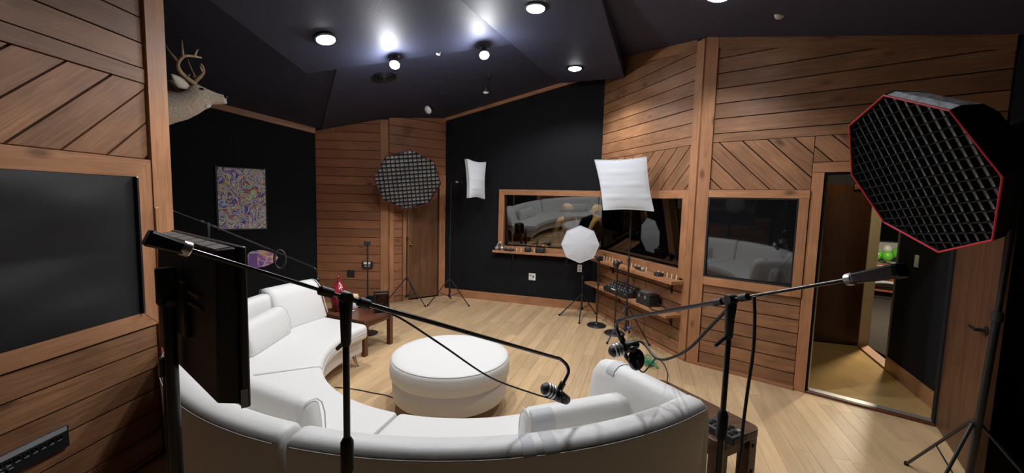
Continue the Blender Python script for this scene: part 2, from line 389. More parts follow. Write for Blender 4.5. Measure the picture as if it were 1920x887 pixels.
# left wood wall with a covered window
o_ = wL.on
wl = wall_obj('wall_left', wL, M['back_wood'])
sW, sC = wL.on(252, 460)[0], wL.on(282, 460)[0]            # right edge of the cover, of its casing
sP = wL.L                                                    # end post
s0 = 1.2
boards(wL, rect(s0, sC - 0.004, 0.02, WIN0 - 0.098), 0, 0.137, PINE, wl, phase=0.05)
boards(wL, rect(s0, sC - 0.004, BAND1, 3.25), 0, 0.148, PINE, wl, phase=BAND1)
boards(wL, [(s0, HEAD + 0.03), (sC - 0.004, HEAD + 0.03), (sC - 0.004, BAND0), (s0, BAND0)], math.radians(42), 0.150, PINE, wl)
board(wL, rect(s0, sC - 0.004, BAND0 + 0.004, BAND1 - 0.004), 0, 'trim_board', PINE, wl, 0, 0.024)
board(wL, [(s0, WIN1), (sW, WIN1), (sC, HEAD + 0.026), (s0, HEAD + 0.026)], 0, 'trim_board', TRIM, wl, 0, 0.03)
board(wL, [(s0, WIN0), (sW, WIN0), (sC, WIN0 - 0.095), (s0, WIN0 - 0.095)], 0, 'trim_board', TRIM, wl, 0, 0.03)
board(wL, [(sW, WIN0), (sW, WIN1), (sC, HEAD + 0.026), (sC, WIN0 - 0.095)], math.pi / 2, 'trim_board', TRIM, wl, 0, 0.03)
board(wL, rect(sC + 0.004, sP, 0.0, 3.25), math.pi / 2, 'corner_post', TRIM, wl, -0.02, 0.035)
board(wL, rect(sC + 0.006, sC + 0.028, 0.9, 1.62), math.pi / 2, 'trim_board', TRIM, wl, 0.03, 0.04)
# wrinkled black cover in the left window
win1 = struct('window_1', wL.p((s0 + sW) / 2, WIN0))
for nm_, po in (('bead', rect(sW - 0.012, sW, WIN0, WIN1)),): board(wL, po, math.pi / 2, 'edge_bead', M['black'], win1, 0, 0.05)
mb = MB(); nx, nz = 40, 24
for j in range(nz + 1):
    for i in range(nx + 1):
        s, z = s0 + (sW - s0) * i / nx, WIN0 + (WIN1 - WIN0) * j / nz
        fold = 0.018 * math.sin(9 * z + 2.2 * s) * math.sin(3.0 * s) + 0.006 * math.sin(23 * z - 6 * s) + (0.012 if z > 1.36 + 0.03 * s - 0.06 else 0)
        mb.v.append(wL.p(s, z, 0.028 + fold * min(1, 6 * j / nz, 6 * (nz - j) / nz, 8 * (nx - i) / nx)))
mb.f = [[j * (nx + 1) + i, j * (nx + 1) + i + 1, (j + 1) * (nx + 1) + i + 1, (j + 1) * (nx + 1) + i] for j in range(nz) for i in range(nx)]
mb.build('cover_sheet', M['cover'], win1, smooth=80)

wall_obj('wall_left_return', wH, M['black_cloth'], e0=0.0)
wa = wall_obj('wall_back_left', wA, M['black_cloth'], e1=0.1)
tA0, tA1 = wA.on(330, 186), wA.on(596, 247)
board(wA, [(0.0, 2.985 - 0.035), (wA.L, 2.725 - 0.045), (wA.L, 2.725 + 0.045), (0.0, 2.985 + 0.045)], 0, 'trim_board', TRIM, wa, 0, 0.03)
for sx in (1.0, 2.05): MB().box(wA.p(sx, 1.4, 0.003), V((wA.d.x, wA.d.y, 0)) * 0.03, V((wA.n.x, wA.n.y, 0)) * 0.006, (0, 0, 2.7)).build('cloth_seam', M['black_cloth'], wa)

# wood wall with the post and the far door
ww = wall_obj('wall_back_boards', wW, M['back_wood'], e1=0.0)
topW = lambda s: PL(*(wW.A + wW.d * s)) - 0.0
boards(wW, [(0.004, 0.10), (wW.L - 0.13, 0.10), (wW.L - 0.13, topW(wW.L - 0.13)), (0.004, topW(0.0))], 0, 0.138, RED, ww, phase=0.1, gap=0.007)
board(wW, rect(0.0, wW.L - 0.13, 0.0, 0.097), 0, 'baseboard', TRIM, ww, 0, 0.026)
board(wW, rect(wW.L - 0.126, wW.L, 0.0, 2.93), math.pi / 2, 'corner_post', TRIM, ww, 0, 0.03)
board(wW, [(0.0, topW(0) - 0.06), (0.30, topW(0.3) - 0.06), (0.30, topW(0.3)), (0.0, topW(0))], 0, 'trim_board', RED, ww, 0.018, 0.03)
wv = wall_obj('wall_back_door', wV, M['back_wood'], holes=[(0.33, 0.89, 0.0, 2.04)])
topV = lambda s: PL(*(wV.A + wV.d * s))
boards(wV, [(0.004, 2.13), (wV.L, 2.13), (wV.L, topV(wV.L)), (0.004, topV(0))], 0, 0.145, RED, wv, phase=2.13, gap=0.007)
boards(wV, rect(0.075, 0.225, 0.0, 2.13), 0, 0.138, RED, wv, phase=0.1, gap=0.007)
board(wV, rect(0.0, 0.072, 0.0, 2.13), math.pi / 2, 'corner_post', TRIM, wv, 0, 0.03)
board(wV, rect(0.23, 0.325, 0.0, 2.045), math.pi / 2, 'door_casing', TRIM, wv, 0, 0.028)
board(wV, rect(0.895, wV.L, 0.0, 2.13), math.pi / 2, 'door_casing', TRIM, wv, 0, 0.028)
board(wV, rect(0.23, 0.893, 2.045, 2.13), 0, 'door_casing', TRIM, wv, 0, 0.028)
d1 = struct('door_1', wV.p(0.61, 0))
board(wV, rect(0.333, 0.887, 0.012, 2.035), math.pi / 2, 'door_leaf', M['door_wood'], d1, -0.06, -0.02)
kn = wV.p(0.385, 0.96, -0.02); n3 = V((wV.n.x, wV.n.y, 0))
MB().lathe(kn, n3, [(0.028, 0), (0.028, 0.006), (0.011, 0.01), (0.011, 0.035), (0.026, 0.045), (0.029, 0.058), (0.02, 0.07), (0.0, 0.072)], 16).build('door_knob', M['brass'], d1, smooth=40)

# far black wall with the long window that turns the corner
wc = wall_obj('wall_back', wC, M['black_cloth'], holes=[(1.11, wC.L, 0.94, 1.81)])
s0c = 1.02
board(wC, rect(0.0, wC.L, 0.0, 0.135), 0, 'baseboard', TRIM, wc, 0, 0.026)
zc = lambda s: 3.10 + 0.228 * s
board(wC, [(0, zc(0) - 0.05), (2.25, zc(2.25) - 0.05), (2.25, zc(2.25) + 0.04), (0, zc(0) + 0.04)], 0, 'trim_board', TRIM, wc, 0, 0.03)
for sx in (0.45, 1.25, 2.32): MB().box(wC.p(sx, 0.5 if sx > 1 else 1.4, 0.003), V((wC.d.x, wC.d.y, 0)) * 0.03, V((wC.n.x, wC.n.y, 0)) * 0.006, (0, 0, 0.7 if sx > 1 else 2.4)).build('cloth_seam', M['black_cloth'], wc)
wd = wall_obj('wall_back_right', wD, M['back_wood'], holes=[(0.0, 1.88, 0.975, 1.79)])
topD = lambda s: PR(*(wD.A + wD.d * s))
pD = wD.L - 0.115
boards(wD, rect(0.004, pD, 0.02, 0.878), 0, 0.140, PINE, wd, phase=0.04)
boards(wD, [(0.004, HEAD), (pD, HEAD), (pD, BAND0), (0.004, BAND0)], math.radians(45), 0.150, PINE, wd)
board(wD, rect(0.004, pD, BAND0 + 0.004, BAND1 - 0.004), 0, 'trim_board', PINE, wd, 0, 0.022)
boards(wD, [(0.004, BAND1), (pD, BAND1), (pD, topD(pD)), (0.004, topD(0))], 0, 0.148, PINE, wd, phase=BAND1)
board(wD, rect(pD + 0.004, wD.L, 0.0, topD(wD.L)), math.pi / 2, 'corner_post', TRIM, wd, 0, 0.034)
board(wD, [(0.0, topD(0) - 0.11), (pD, topD(pD) - 0.11), (pD, topD(pD)), (0.0, topD(0))], math.atan2(topD(pD) - topD(0), pD), 'trim_board', PINE, wd, 0.018, 0.032)
board(wD, rect(0.0, wD.L, 0.0, 0.03), 0, 'baseboard', TRIM, wd, 0.018, 0.045)
# long control room window: casing boards, back rail, two panes
win2 = struct('window_2', wC.p(1.9, 0.9))
board(wC, [(s0c, 0.90), (1.11, 0.90), (1.11, 1.81), (s0c, 1.90)], math.pi / 2, 'casing', TRIM, win2, -0.06, 0.03)
board(wC, [(1.11, 1.81), (wC.L, 1.81), (wC.L, 1.90), (s0c, 1.90)], 0, 'casing', TRIM, win2, -0.06, 0.03)
board(wC, rect(1.11, wC.L, 0.88, 0.955), 0, 'back_rail', TRIM, win2, -0.06, 0.012)
board(wD, [(0.0, 1.79), (1.88, 1.79), (1.98, 1.885), (0.0, 1.885)], 0, 'casing', TRIM, win2, -0.06, 0.03)
board(wD, [(1.88, 0.9), (1.98, 0.9), (1.98, 1.885), (1.88, 1.79)], math.pi / 2, 'casing', TRIM, win2, -0.06, 0.036)
board(wD, rect(0.0, 1.88, 0.88, 0.985), 0, 'back_rail', TRIM, win2, -0.06, 0.012)
def pane(wall, a, b, z0_, z1_, o0_, o1_):                   # studio glass leans out at the top
    n3_ = V((wall.n.x, wall.n.y, 0)); MB().prism([wall.p(a, z0_, o0_), wall.p(b, z0_, o0_), wall.p(b, z1_, o1_), wall.p(a, z1_, o1_)], n3_ * -0.008).build('pane', M['glass_clear'], win2)
pane(wC, 1.10, wC.L + 0.02, 0.93, 1.84, -0.115, -0.02); pane(wD, -0.02, 1.90, 0.95, 1.82, -0.115, -0.02)

# right wood wall with window and doorway
DL_S, DR_S = 1.072, 1.925
we = wall_obj('wall_right', wE, M['back_wood'], holes=[(DL_S, DR_S, 0.0, DOOR_H)], e1=0.1)
topE = lambda s: PR(*(wE.A + wE.d * s))
boards(wE, rect(0.122, 0.976, 0.02, WIN0 - 0.09), 0, 0.130, PINE, we, phase=0.02)
boards(wE, [(0.122, HEAD), (0.976, HEAD), (0.976, BAND0), (0.122, BAND0)], math.radians(-45), 0.150, PINE, we)
boards(wE, [(0.98, DOOR_H + 0.10), (wE.L, DOOR_H + 0.10), (wE.L, BAND0), (0.98, BAND0)], math.radians(-45), 0.150, PINE, we, phase=0.05)
board(wE, rect(0.122, wE.L, BAND0 + 0.004, BAND1 - 0.004), 0, 'trim_board', PINE, we, 0, 0.022)
boards(wE, [(0.122, BAND1), (wE.L, BAND1), (wE.L, topE(wE.L)), (0.122, topE(0.122))], 0, 0.150, PINE, we, phase=BAND1)
board(wE, rect(0.0, 0.118, 0.0, topE(0.0)), math.pi / 2, 'corner_post', TRIM, we, 0, 0.034)
board(wE, [(0.118, topE(0.118) - 0.10), (wE.L, topE(wE.L) - 0.10), (wE.L, topE(wE.L)), (0.118, topE(0.118))], math.atan2(topE(wE.L) - topE(0), wE.L), 'trim_board', PINE, we, 0.018, 0.03)
board(wE, rect(0.98, DL_S - 0.004, 0.0, DOOR_H + 0.004), math.pi / 2, 'door_casing', TRIM, we, 0, 0.03)
board(wE, [(0.98, DOOR_H + 0.008), (DR_S + 0.09, DOOR_H + 0.008), (DR_S + 0.09, DOOR_H + 0.096), (0.98, DOOR_H + 0.096)], 0, 'door_casing', TRIM, we, 0, 0.03)
board(wE, rect(DR_S + 0.004, DR_S + 0.09, 0.0, DOOR_H + 0.004), math.pi / 2, 'door_casing', TRIM, we, 0, 0.03)
board(wE, rect(0.0, 0.98, 0.0, 0.028), 0, 'baseboard', TRIM, we, 0.018, 0.045)
mb = MB()
for a, b in ((DL_S, DL_S + 0.012), (DR_S - 0.012, DR_S)): slab(mb, wE, a, b, 0, DOOR_H, 0.13, 0.012)
slab(mb, wE, DL_S, DR_S, DOOR_H - 0.012, DOOR_H, 0.13, 0.012); mb.build('door_seal', M['black_matte'], we)
mb = MB(); slab(mb, wE, DL_S + 0.014, DL_S + 0.022, 0, DOOR_H - 0.014, 0.02, -0.02); slab(mb, wE, DL_S + 0.014, DR_S - 0.014, DOOR_H - 0.022, DOOR_H - 0.014, 0.02, -0.02); mb.build('seal_strip', M['silver'], we)
mb = MB(); slab(mb, wE, DL_S, DR_S, 0.0, 0.012, 0.09, -0.03); mb.build('threshold_plate', M['threshold'], we, bevel=0.003)
mb = MB(); slab(mb, wE, DL_S, DR_S, 0.0, 0.02, 0.05, 0.025); mb.build('threshold_board', M['table_wood'], we, bevel=0.004)
win3 = struct('window_3', wE.p(0.5, WIN0))
board(wE, rect(0.122, 0.98, WIN1 + 0.002, HEAD - 0.003), 0, 'casing', TRIM, win3, 0, 0.046)
board(wE, rect(0.122, 0.90, WIN0 - 0.088, WIN0 - 0.002), 0, 'casing', TRIM, win3, 0, 0.044)
board(wE, rect(0.90, 0.976, WIN0 - 0.088, WIN1), math.pi / 2, 'casing', TRIM, win3, 0, 0.044)
MB().prism([wE.p(0.12, WIN0 - 0.004, 0.008), wE.p(0.90, WIN0 - 0.004, 0.008), wE.p(0.90, WIN1 + 0.004, 0.040), wE.p(0.12, WIN1 + 0.004, 0.040)], V((wE.n.x, wE.n.y, 0)) * -0.006).build('pane', M['glass_dark'], win3)
mb = MB()
for (a, b, c, d_) in ((0.118, 0.136, WIN0, WIN1), (0.886, 0.90, WIN0, WIN1), (0.118, 0.90, WIN0 - 0.002, WIN0 + 0.014), (0.118, 0.90, WIN1 - 0.014, WIN1 + 0.002)): slab(mb, wE, a, b, c, d_, 0.03, 0.042)
mb.build('glazing_bead', M['black'], win3)
wr = wall_obj('wall_far_right', wR, M['black_cloth'])
board(wR, [(0.0, 2.98), (2.6, 3.45), (2.6, 3.56), (0.0, 3.06)], 0, 'trim_board', TRIM, wr, 0, 0.03)
wall_obj('wall_rear', wB, M['black_cloth'], e0=0.1, e1=0.1)
#@@PART2
# ------------------------------------------------------------------ lamps in the ceiling
def light(kind, name, loc, aim, power, size=0.1, col=LIGHTCOL, angle=150, blend=0.6):
    ld = bpy.data.lights.new(name, kind); ld.energy = power; ld.color = col
    if kind == 'SPOT':
        ld.spot_size = math.radians(angle); ld.spot_blend = blend; ld.shadow_soft_size = size
    elif kind == 'AREA':
        ld.shape = 'DISK'; ld.size = size
    else: ld.shadow_soft_size = size
    o = bpy.data.objects.new(name, ld); COL.objects.link(o); o.location = loc
    o.rotation_euler = (V(aim) - V(loc)).to_track_quat('-Z', 'Y').to_euler(); return o
def downlight(loc, nrm, label, on=True, power=P_DOWN, r=0.085):
    nrm = V(nrm).normalized(); loc = V(loc)
    t = thing('recessed_downlight', label, 'ceiling light', loc, 'round lamps set in the ceiling panels')
    MB().lathe(loc, nrm, [(r + 0.022, -0.004), (r + 0.022, 0.008), (r, 0.014), (r, 0.006)], 28).build('trim_ring', M['black'], t, smooth=40)
    MB().lathe(loc, nrm, [(r * 0.96, 0.004), (r * 0.9, 0.020), (r * 0.6, 0.030), (0.0, 0.034)], 24).build('lens', M['lamp_on'] if on else M['lamp_off'], t, smooth=60)
    if on:
        l = light('SPOT', 'downlight_lamp', loc + nrm * 0.06, loc + nrm, power, 0.07, angle=142, blend=0.45); l.parent = t; l.location = l.location - loc
    return t
def spotlight(base, head, aim, label, on=True, power=P_SPOT, r=0.055, bulb=None):
    """a small adjustable lamp: mount on the ceiling, arm, can and bulb face"""
    base, head = V(base), V(head); ax = (V(aim) - head).normalized()
    t = thing('track_spotlight', label, 'spotlight', base, 'small spotlights on the ceiling')
    MB().lathe(base, (0, 0, -1), [(0.035, -0.01), (0.035, 0.012), (0.02, 0.02)], 16).build('mount', M['black'], t, smooth=40)
    s = basis(ax)[0]
    MB().tube([base + V((0, 0, -0.01)), head - ax * 0.05 + s * 0.0], 0.009, 8).build('arm', M['silver'] if on else M['black'], t)
    MB().lathe(head - ax * 0.09, ax, [(0.018, 0), (r * 0.62, 0.012), (r * 0.72, 0.05), (r, 0.085), (r, 0.095)], 20).build('can', M['black'], t, smooth=40)
    MB().lathe(head - ax * 0.005, ax, [(r * 0.92, 0.0), (r * 0.9, 0.016), (r * 0.6, 0.03), (0, 0.035)], 20).build('bulb', M['lamp_on'] if on else M['lamp_off'], t, smooth=60)
    if on:
        l = light('POINT', 'spot_lamp', head + ax * 0.05, head + ax, power, 0.05); l.parent = t; l.location = l.location - base
    return t
def plane_hit(x, y, P, n):
    r = ray(x, y); t = (V(P) - V((0, 0, CAMH))).dot(n) / r.dot(n); return V((0, 0, CAMH)) + r * t
sn = SN.normalized(); sn = sn if sn.z < 0 else -sn
pl = V((0.221, -0.067, -1)).normalized(); pr = V((-0.157, 0.15, -1)).normalized()
downlight(plane_hit(610, 70, S0, sn) + sn * 0.012, sn, 'glowing round downlight in the dark ceiling panel above the deer head')
downlight(fl(1078, 127, CLOUD_Z), (0, 0, -1), 'glowing round downlight near the end of the long wedge-shaped ceiling panel')
downlight(V((0.16, 3.85, CLOUD_Z)), (0, 0, -1), 'round downlight in the long ceiling panel over the ottoman')
downlight(V((-0.55, 2.75, CLOUD_Z)), (0, 0, -1), 'round downlight in the long ceiling panel over the sofa back')
downlight(V((1.55, 3.35, PR(1.55, 3.35))), pr, 'round downlight in the ceiling slope beside the doorway wall', power=P_DOWN * 0.7)
edge = lambda k: T0 + (S0 - T0) * k
h = at(740, 121, 4.42); spotlight(V((-1.27, 4.5, SZ(-1.27, 4.5))), h, h + V((0.1, -0.5, -0.75)), 'lit spotlight on the panel edge nearer the round vent')
h = at(908, 103, 4.55); spotlight(V((-0.40, 4.66, SZ(-0.40, 4.66))), h, h + V((0.15, -0.5, -0.8)), 'lit spotlight on the panel edge beside the wedge-shaped panel')
h = at(822, 99, 4.62); spotlight(h + V((0.0, 0.03, 0.10)), h, h + V((-0.3, 0.2, -0.7)), 'small unlit black spotlight between the two lit spotlights', False, r=0.03)
h = at(803, 206, 5.9); spotlight(V((h.x + 0.16, h.y + 0.15, PL(h.x + 0.16, h.y + 0.15))), h, h + V((-0.45, -0.75, -0.45)), 'unlit spotlight with grey bulb above the far door', False, r=0.062)
h = at(911, 172, 5.7); spotlight(V((h.x + 0.03, h.y, PL(h.x, h.y))), h, h + V((0.02, 0.1, -1)), 'unlit black spotlight hanging straight down beside the sloping trim', False, r=0.045)
h = at(1463, 24, 3.5); spotlight(V((h.x, h.y + 0.03, PR(h.x, h.y + 0.03))), h, h + V((0.05, -0.75, -0.55)), 'unlit spotlight with a pale frosted bulb above the small window', False, r=0.055)
# round ceiling vent
vp_ = plane_hit(720, 144, (-1.19, 7.23, 3.10), pl)
t = thing('ceiling_vent', 'round black slotted air vent in the dark ceiling', 'vent', vp_)
for k, r_ in enumerate((0.15, 0.11, 0.07, 0.035)):
    MB().lathe(vp_, pl, [(r_, 0.0), (r_, 0.012 + 0.008 * k), (r_ - 0.022, 0.006 + 0.008 * k), (r_ - 0.022, 0.0)], 28).build('vent_ring', M['black'], t, smooth=40)

# ------------------------------------------------------------------ lobby behind the doorway, hall beyond
pa, pb = V((3.62, 3.19)), V((4.47, 5.20)); pd = (pb - pa).normalized(); wP = Wall(tuple(pa), tuple(pb)); wP.n = V((-pd.y, pd.x)); wP.n = wP.n if wP.n.x < 0 else -wP.n
lob = [wE.p(DL_S, 0), wE.p(DR_S, 0), wP.p(0, 0), wP.p(wP.L + 0.1, 0), V((3.0, 5.65, 0)), V((2.55, 4.3, 0))]
fq = MB().add([q + V((0, 0, -0.003)) - V((0, 0, 0)) for q in lob], [list(range(len(lob)))]).build('floor_lobby', M['maple_hall']); fq['kind'] = 'structure'
sj0, sj1 = 1.24, 2.10
wp_ = wall_obj('wall_lobby', wP, M['black_cloth'], holes=[(sj0, sj1, 0.0, 2.06)], top=2.8, e1=0.2)
board(wP, rect(0.0, sj0 - 0.02, 0.0, 0.14), 0, 'baseboard', TRIM, wp_, 0, 0.024)
mb = MB(); slab(mb, wP, sj1 - 0.02, sj1, 0, 2.06, 0.13, 0.01); slab(mb, wP, sj0, sj1, 2.03, 2.06, 0.13, 0.01); mb.build('door_jamb', M['cream'], wp_)
mb = MB(); slab(mb, wP, sj1 + 0.004, sj1 + 0.06, 0, 2.12, 0.02, 0.02); mb.build('door_jamb', M['cream'], wp_)
mb = MB(); slab(mb, wP, sj0 - 0.012, sj0 + 0.02, 0, 2.06, 0.14, 0.008); mb.build('door_jamb', M['grey'], wp_)
mb = MB(); slab(mb, wP, sj0, sj1, 0.0, 0.018, 0.12, 0.02); mb.build('threshold_board', M['trim_wood'], wp_)
sw = wP.on(1720, 490)
t = thing('light_switch', 'white toggle light switch on the black lobby wall', 'switch', wP.p(sw[0], sw[1], 0))
u3, n3 = V((wP.d.x, wP.d.y, 0)), V((wP.n.x, wP.n.y, 0))
MB().box(wP.p(sw[0], sw[1], 0.005), u3 * 0.075, n3 * 0.008, (0, 0, 0.118)).build('plate', M['white_plastic'], t, bevel=0.003)
MB().box(wP.p(sw[0], sw[1], 0.014), u3 * 0.012, n3 * 0.012, (0, 0, 0.025)).build('toggle', M['white_plastic'], t)
# dark closed door at the end of the lobby
q0, q1 = V((4.43, 5.09)), V((3.30, 5.44)); wQ = Wall(tuple(q0), tuple(q1)); wQ.n = wQ.n if wQ.n.y < 0 else -wQ.n
we2 = wall_obj('wall_lobby_end', wQ, M['dark_room'], top=2.8)
d3 = struct('door_3', wQ.p(0.45, 0))
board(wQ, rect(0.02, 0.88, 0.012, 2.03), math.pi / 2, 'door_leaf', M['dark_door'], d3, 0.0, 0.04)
MB().box(wQ.p(0.13, 1.99, 0.06), V((wQ.d.x, wQ.d.y, 0)) * 0.20, V((wQ.n.x, wQ.n.y, 0)) * 0.04, (0, 0, 0.05)).build('door_closer', M['brass'], d3, bevel=0.004)
wZ = Wall((2.50, 4.25), (3.25, 5.50)); wZ.n = V((0.86, -0.51))
wall_obj('wall_lobby_side', wZ, M['dark_room'], top=2.8)
mb = MB(); mb.prism([V((q.x, q.y, 2.72)) for q in lob], (0, 0, 0.08)); o = mb.build('ceiling_lobby', M['dark_room']); o['kind'] = 'structure'
lc = V((3.75, 4.45, 2.70)); t = thing('lobby_ceiling_light', 'small warm ceiling lamp inside the lobby', 'ceiling light', lc)
MB().lathe(lc + V((0, 0, 0.015)), (0, 0, -1), [(0.10, 0), (0.10, 0.02), (0.08, 0.045), (0, 0.055)], 24).build('diffuser', emitter('warm lobby lamp', (1.0, 0.82, 0.55), 10), t, smooth=50)
l = light('AREA', 'lobby_lamp', lc - V((0, 0, 0.06)), V((3.75, 4.45, 0)), 4.5, 0.18, (1.0, 0.82, 0.55)); l.parent = t; l.location = V((0, 0, -0.06))
# open brown door leaf hung on the doorway's right jamb
d2 = struct('door_2', wE.p(DR_S - 0.01, 0, 0.02))
la, lb = V((3.440, 3.165)), V((3.440, 3.165)) + (V((3.096, 2.662)) - V((3.451, 3.179))).normalized() * 0.845
wF = Wall(tuple(la), tuple(lb)); wF.n = wF.n if wF.n.x < 0 else -wF.n
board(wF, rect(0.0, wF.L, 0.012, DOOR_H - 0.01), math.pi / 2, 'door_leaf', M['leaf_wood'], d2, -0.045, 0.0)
mb = MB(); slab(mb, wF, 0.0, wF.L, 0.002, 0.012, 0.03, -0.008); mb.build('door_sweep', M['black_matte'], d2)
mb = MB(); kk = wF.p(wF.L - 0.07, 0.98, 0.0); mb.lathe(kk, V((wF.n.x, wF.n.y, 0)), [(0.03, 0), (0.03, 0.008), (0.012, 0.01), (0.012, 0.05)], 14); mb.box(kk + V((wF.n.x, wF.n.y, 0)) * 0.052 - V((wF.d.x, wF.d.y, 0)) * 0.045, V((wF.d.x, wF.d.y, 0)) * 0.12, V((wF.n.x, wF.n.y, 0)) * 0.012, (0, 0, 0.018)); mb.build('door_handle', M['black'], d2)
# hall: carpet, white wall, red armchair, balloons, dark screen
hf = MB().add([(4.30, 4.0, -0.012), (11, 4.0, -0.012), (11, 11.5, -0.012), (4.75, 11.5, -0.012), (4.62, 5.3, -0.012)], [[0, 1, 2, 3, 4]]).build('floor_hall', M['carpet']); hf['kind'] = 'structure'
wHa = Wall((10.2, 8.6), (6.0, 11.1)); wHa.n = V((-0.51, -0.86)).normalized()
wh = wall_obj('wall_hall', wHa, M['hall_wall'], top=2.8)
mb = MB(); mb.box((7.6, 7.6, 2.74), (6.4, 0, 0), (0, 7.4, 0), (0, 0, 0.05)); o = mb.build('ceiling_hall', M['hall_wall']); o['kind'] = 'structure'
t = thing('hall_ceiling_light', 'round warm ceiling lamp in the hall beyond the lobby', 'ceiling light', (5.9, 6.0, 2.70))
MB().lathe((5.9, 6.0, 2.715), (0, 0, -1), [(0.16, 0), (0.16, 0.03), (0.12, 0.06), (0, 0.075)], 24).build('diffuser', emitter('warm hall lamp', (1.0, 0.86, 0.62), 12), t, smooth=50)
l = light('AREA', 'hall_lamp', V((5.9, 6.0, 2.6)), V((5.9, 6.0, 0)), 150, 0.3, (1.0, 0.88, 0.68)); l.parent = t; l.location = V((0, 0, -0.1))
M['red_fabric'] = mat('orange red upholstery', (0.5, 0.07, 0.03), 0.8)
M['red_frame'] = mat('red brown lacquered chair wood', (0.22, 0.05, 0.025), 0.4)
M['green_rubber'] = mat('green balloon', (0.16, 0.62, 0.06), 0.25, spec=0.6)
M['white_rubber'] = mat('white balloon', (0.78, 0.76, 0.7), 0.25, spec=0.6)
cp = fl(1652, 556); cp = V((cp.x, cp.y, 0)); hd = V((0.66, 0.75, 0)); hs = V((-0.75, 0.66, 0))
t = thing('armchair', 'red wooden armchair with an orange seat on the hall carpet', 'chair', cp)
for i, (a, b) in enumerate(((-0.27, -0.25), (0.27, -0.25), (-0.27, 0.25), (0.27, 0.25))):
    MB().box(cp + hd * a + hs * b + V((0, 0, 0.2 if b < 0 else 0.42)), hd * 0.05, hs * 0.05, (0, 0, 0.4 if b < 0 else 0.84)).build('leg', M['red_frame'], t)
MB().box(cp + V((0, 0, 0.42)), hd * 0.5, hs * 0.52, (0, 0, 0.14)).build('seat', M['red_fabric'], t, bevel=0.03)
MB().box(cp + hs * 0.24 + V((0, 0, 0.68)), hd * 0.48, hs * 0.07, (0, 0, 0.34)).build('backrest', M['red_fabric'], t, bevel=0.02)
for a in (-0.27, 0.27):
    MB().box(cp + hd * a + V((0, 0, 0.62)), hd * 0.05, hs * 0.5, (0, 0, 0.035)).build('armrest', M['red_frame'], t, bevel=0.008)
    MB().box(cp + hd * a + V((0, 0, 0.16)), hd * 0.03, hs * 0.5, (0, 0, 0.03)).build('stretcher', M['red_frame'], t)
tb = at(1668, 500, cp.y + 0.75)
t = thing('hall_table', 'small white cloth covered table behind the red armchair in the hall', 'table', (tb.x, tb.y, 0))
MB().lathe((tb.x, tb.y, 0), (0, 0, 1), [(0.52, 0.0), (0.47, 0.3), (0.44, 0.55), (0.42, 0.575), (0.0, 0.58)], 24).build('tablecloth', M['white_cloth'], t, smooth=40)
for px, py, dy, mm_, rr, lb in ((1647, 478, 0.05, 'green_rubber', 0.088, 'green balloon beside the cream door jamb in the hall'), (1664, 480, -0.22, 'green_rubber', 0.095, 'green balloon between the two outer green balloons'), (1683, 474, 0.12, 'green_rubber', 0.10, 'large green balloon beside the grey jamb in the hall'), (1664, 467, 0.10, 'white_rubber', 0.085, 'pale balloon on top of the green balloons'), (1657, 494, 0.02, 'white_rubber', 0.06, 'small pale balloon below the green balloons'), (1688, 492, -0.1, 'white_rubber', 0.07, 'pale balloon under the large green balloon')):
    c = at(px, py, tb.y + dy)
    t = thing('balloon', lb, 'balloon', c, 'balloons in the hall')
    MB().ball(c, (rr, 0, 0), (0, rr, 0), (0, 0, rr * 1.12), 18, 12).build('skin', M[mm_], t, smooth=80)
    MB().lathe(c - V((0, 0, rr * 1.1)), (0, 0, -1), [(0.006, 0), (0.012, 0.018), (0.0, 0.02)], 8).build('knot', M[mm_], t)
b = wHa.on(1700, 432); t = thing('wall_screen', 'dark flat screen on the white hall wall', 'screen', wHa.p(b[0], b[1], 0.03))
MB().box(wHa.p(b[0], b[1], 0.03), V((wHa.d.x, wHa.d.y, 0)) * 1.0, V((wHa.n.x, wHa.n.y, 0)) * 0.05, (0, 0, 0.56)).build('bezel', M['black'], t, bevel=0.008)
MB().box(wHa.p(b[0], b[1], 0.058), V((wHa.d.x, wHa.d.y, 0)) * 0.96, V((wHa.n.x, wHa.n.y, 0)) * 0.006, (0, 0, 0.52)).build('glass', M['glass_dark'], t)
#@@PART3
# ------------------------------------------------------------------ curved white leather sofa around the ottoman
SCX, SCY = -0.335, 3.55
def pol(a, r, z): return V((SCX + r * math.cos(a), SCY + r * math.sin(a), z))
def rrect(r0, r1, z0, z1, rad, seg=4):
    out = []
    for cx, cz, a0 in ((r1 - rad, z1 - rad, 0), (r0 + rad, z1 - rad, 90), (r0 + rad, z0 + rad, 180), (r1 - rad, z0 + rad, 270)):
        for k in range(seg + 1):
            a = math.radians(a0 + 90 * k / seg); out.append((cx + rad * math.cos(a), cz + rad * math.sin(a)))
    return out
def sweep(mb, prof, a0, a1, n, soft=0.02):
    """sweep a closed (r, z) outline around the sofa's centre, its two ends softened"""
    cr, cz = sum(p[0] for p in prof) / len(prof), sum(p[1] for p in prof) / len(prof); rings = []
    def ring(a, e):
        out = []
        for r, z in prof:
            l = math.hypot(r - cr, z - cz); k = max(0, 1 - e / l); out.append(pol(a, cr + (r - cr) * k, cz + (z - cz) * k))
        return out
    st = soft / cr; sg = 1 if a1 > a0 else -1
    for e, f in ((soft, 0), (soft * 0.4, 0.2), (soft * 0.1, 0.55), (0, 1.0)): rings.append(ring(a0 + sg * st * f, e))
    for i in range(1, n): rings.append(ring(a0 + (a1 - a0) * i / n, 0))
    for e, f in ((0, 1.0), (soft * 0.1, 0.55), (soft * 0.4, 0.2), (soft, 0)): rings.append(ring(a1 - sg * st * f, e))
    return mb.loft(rings)
R_ = math.radians
BACK_TOP = 0.775
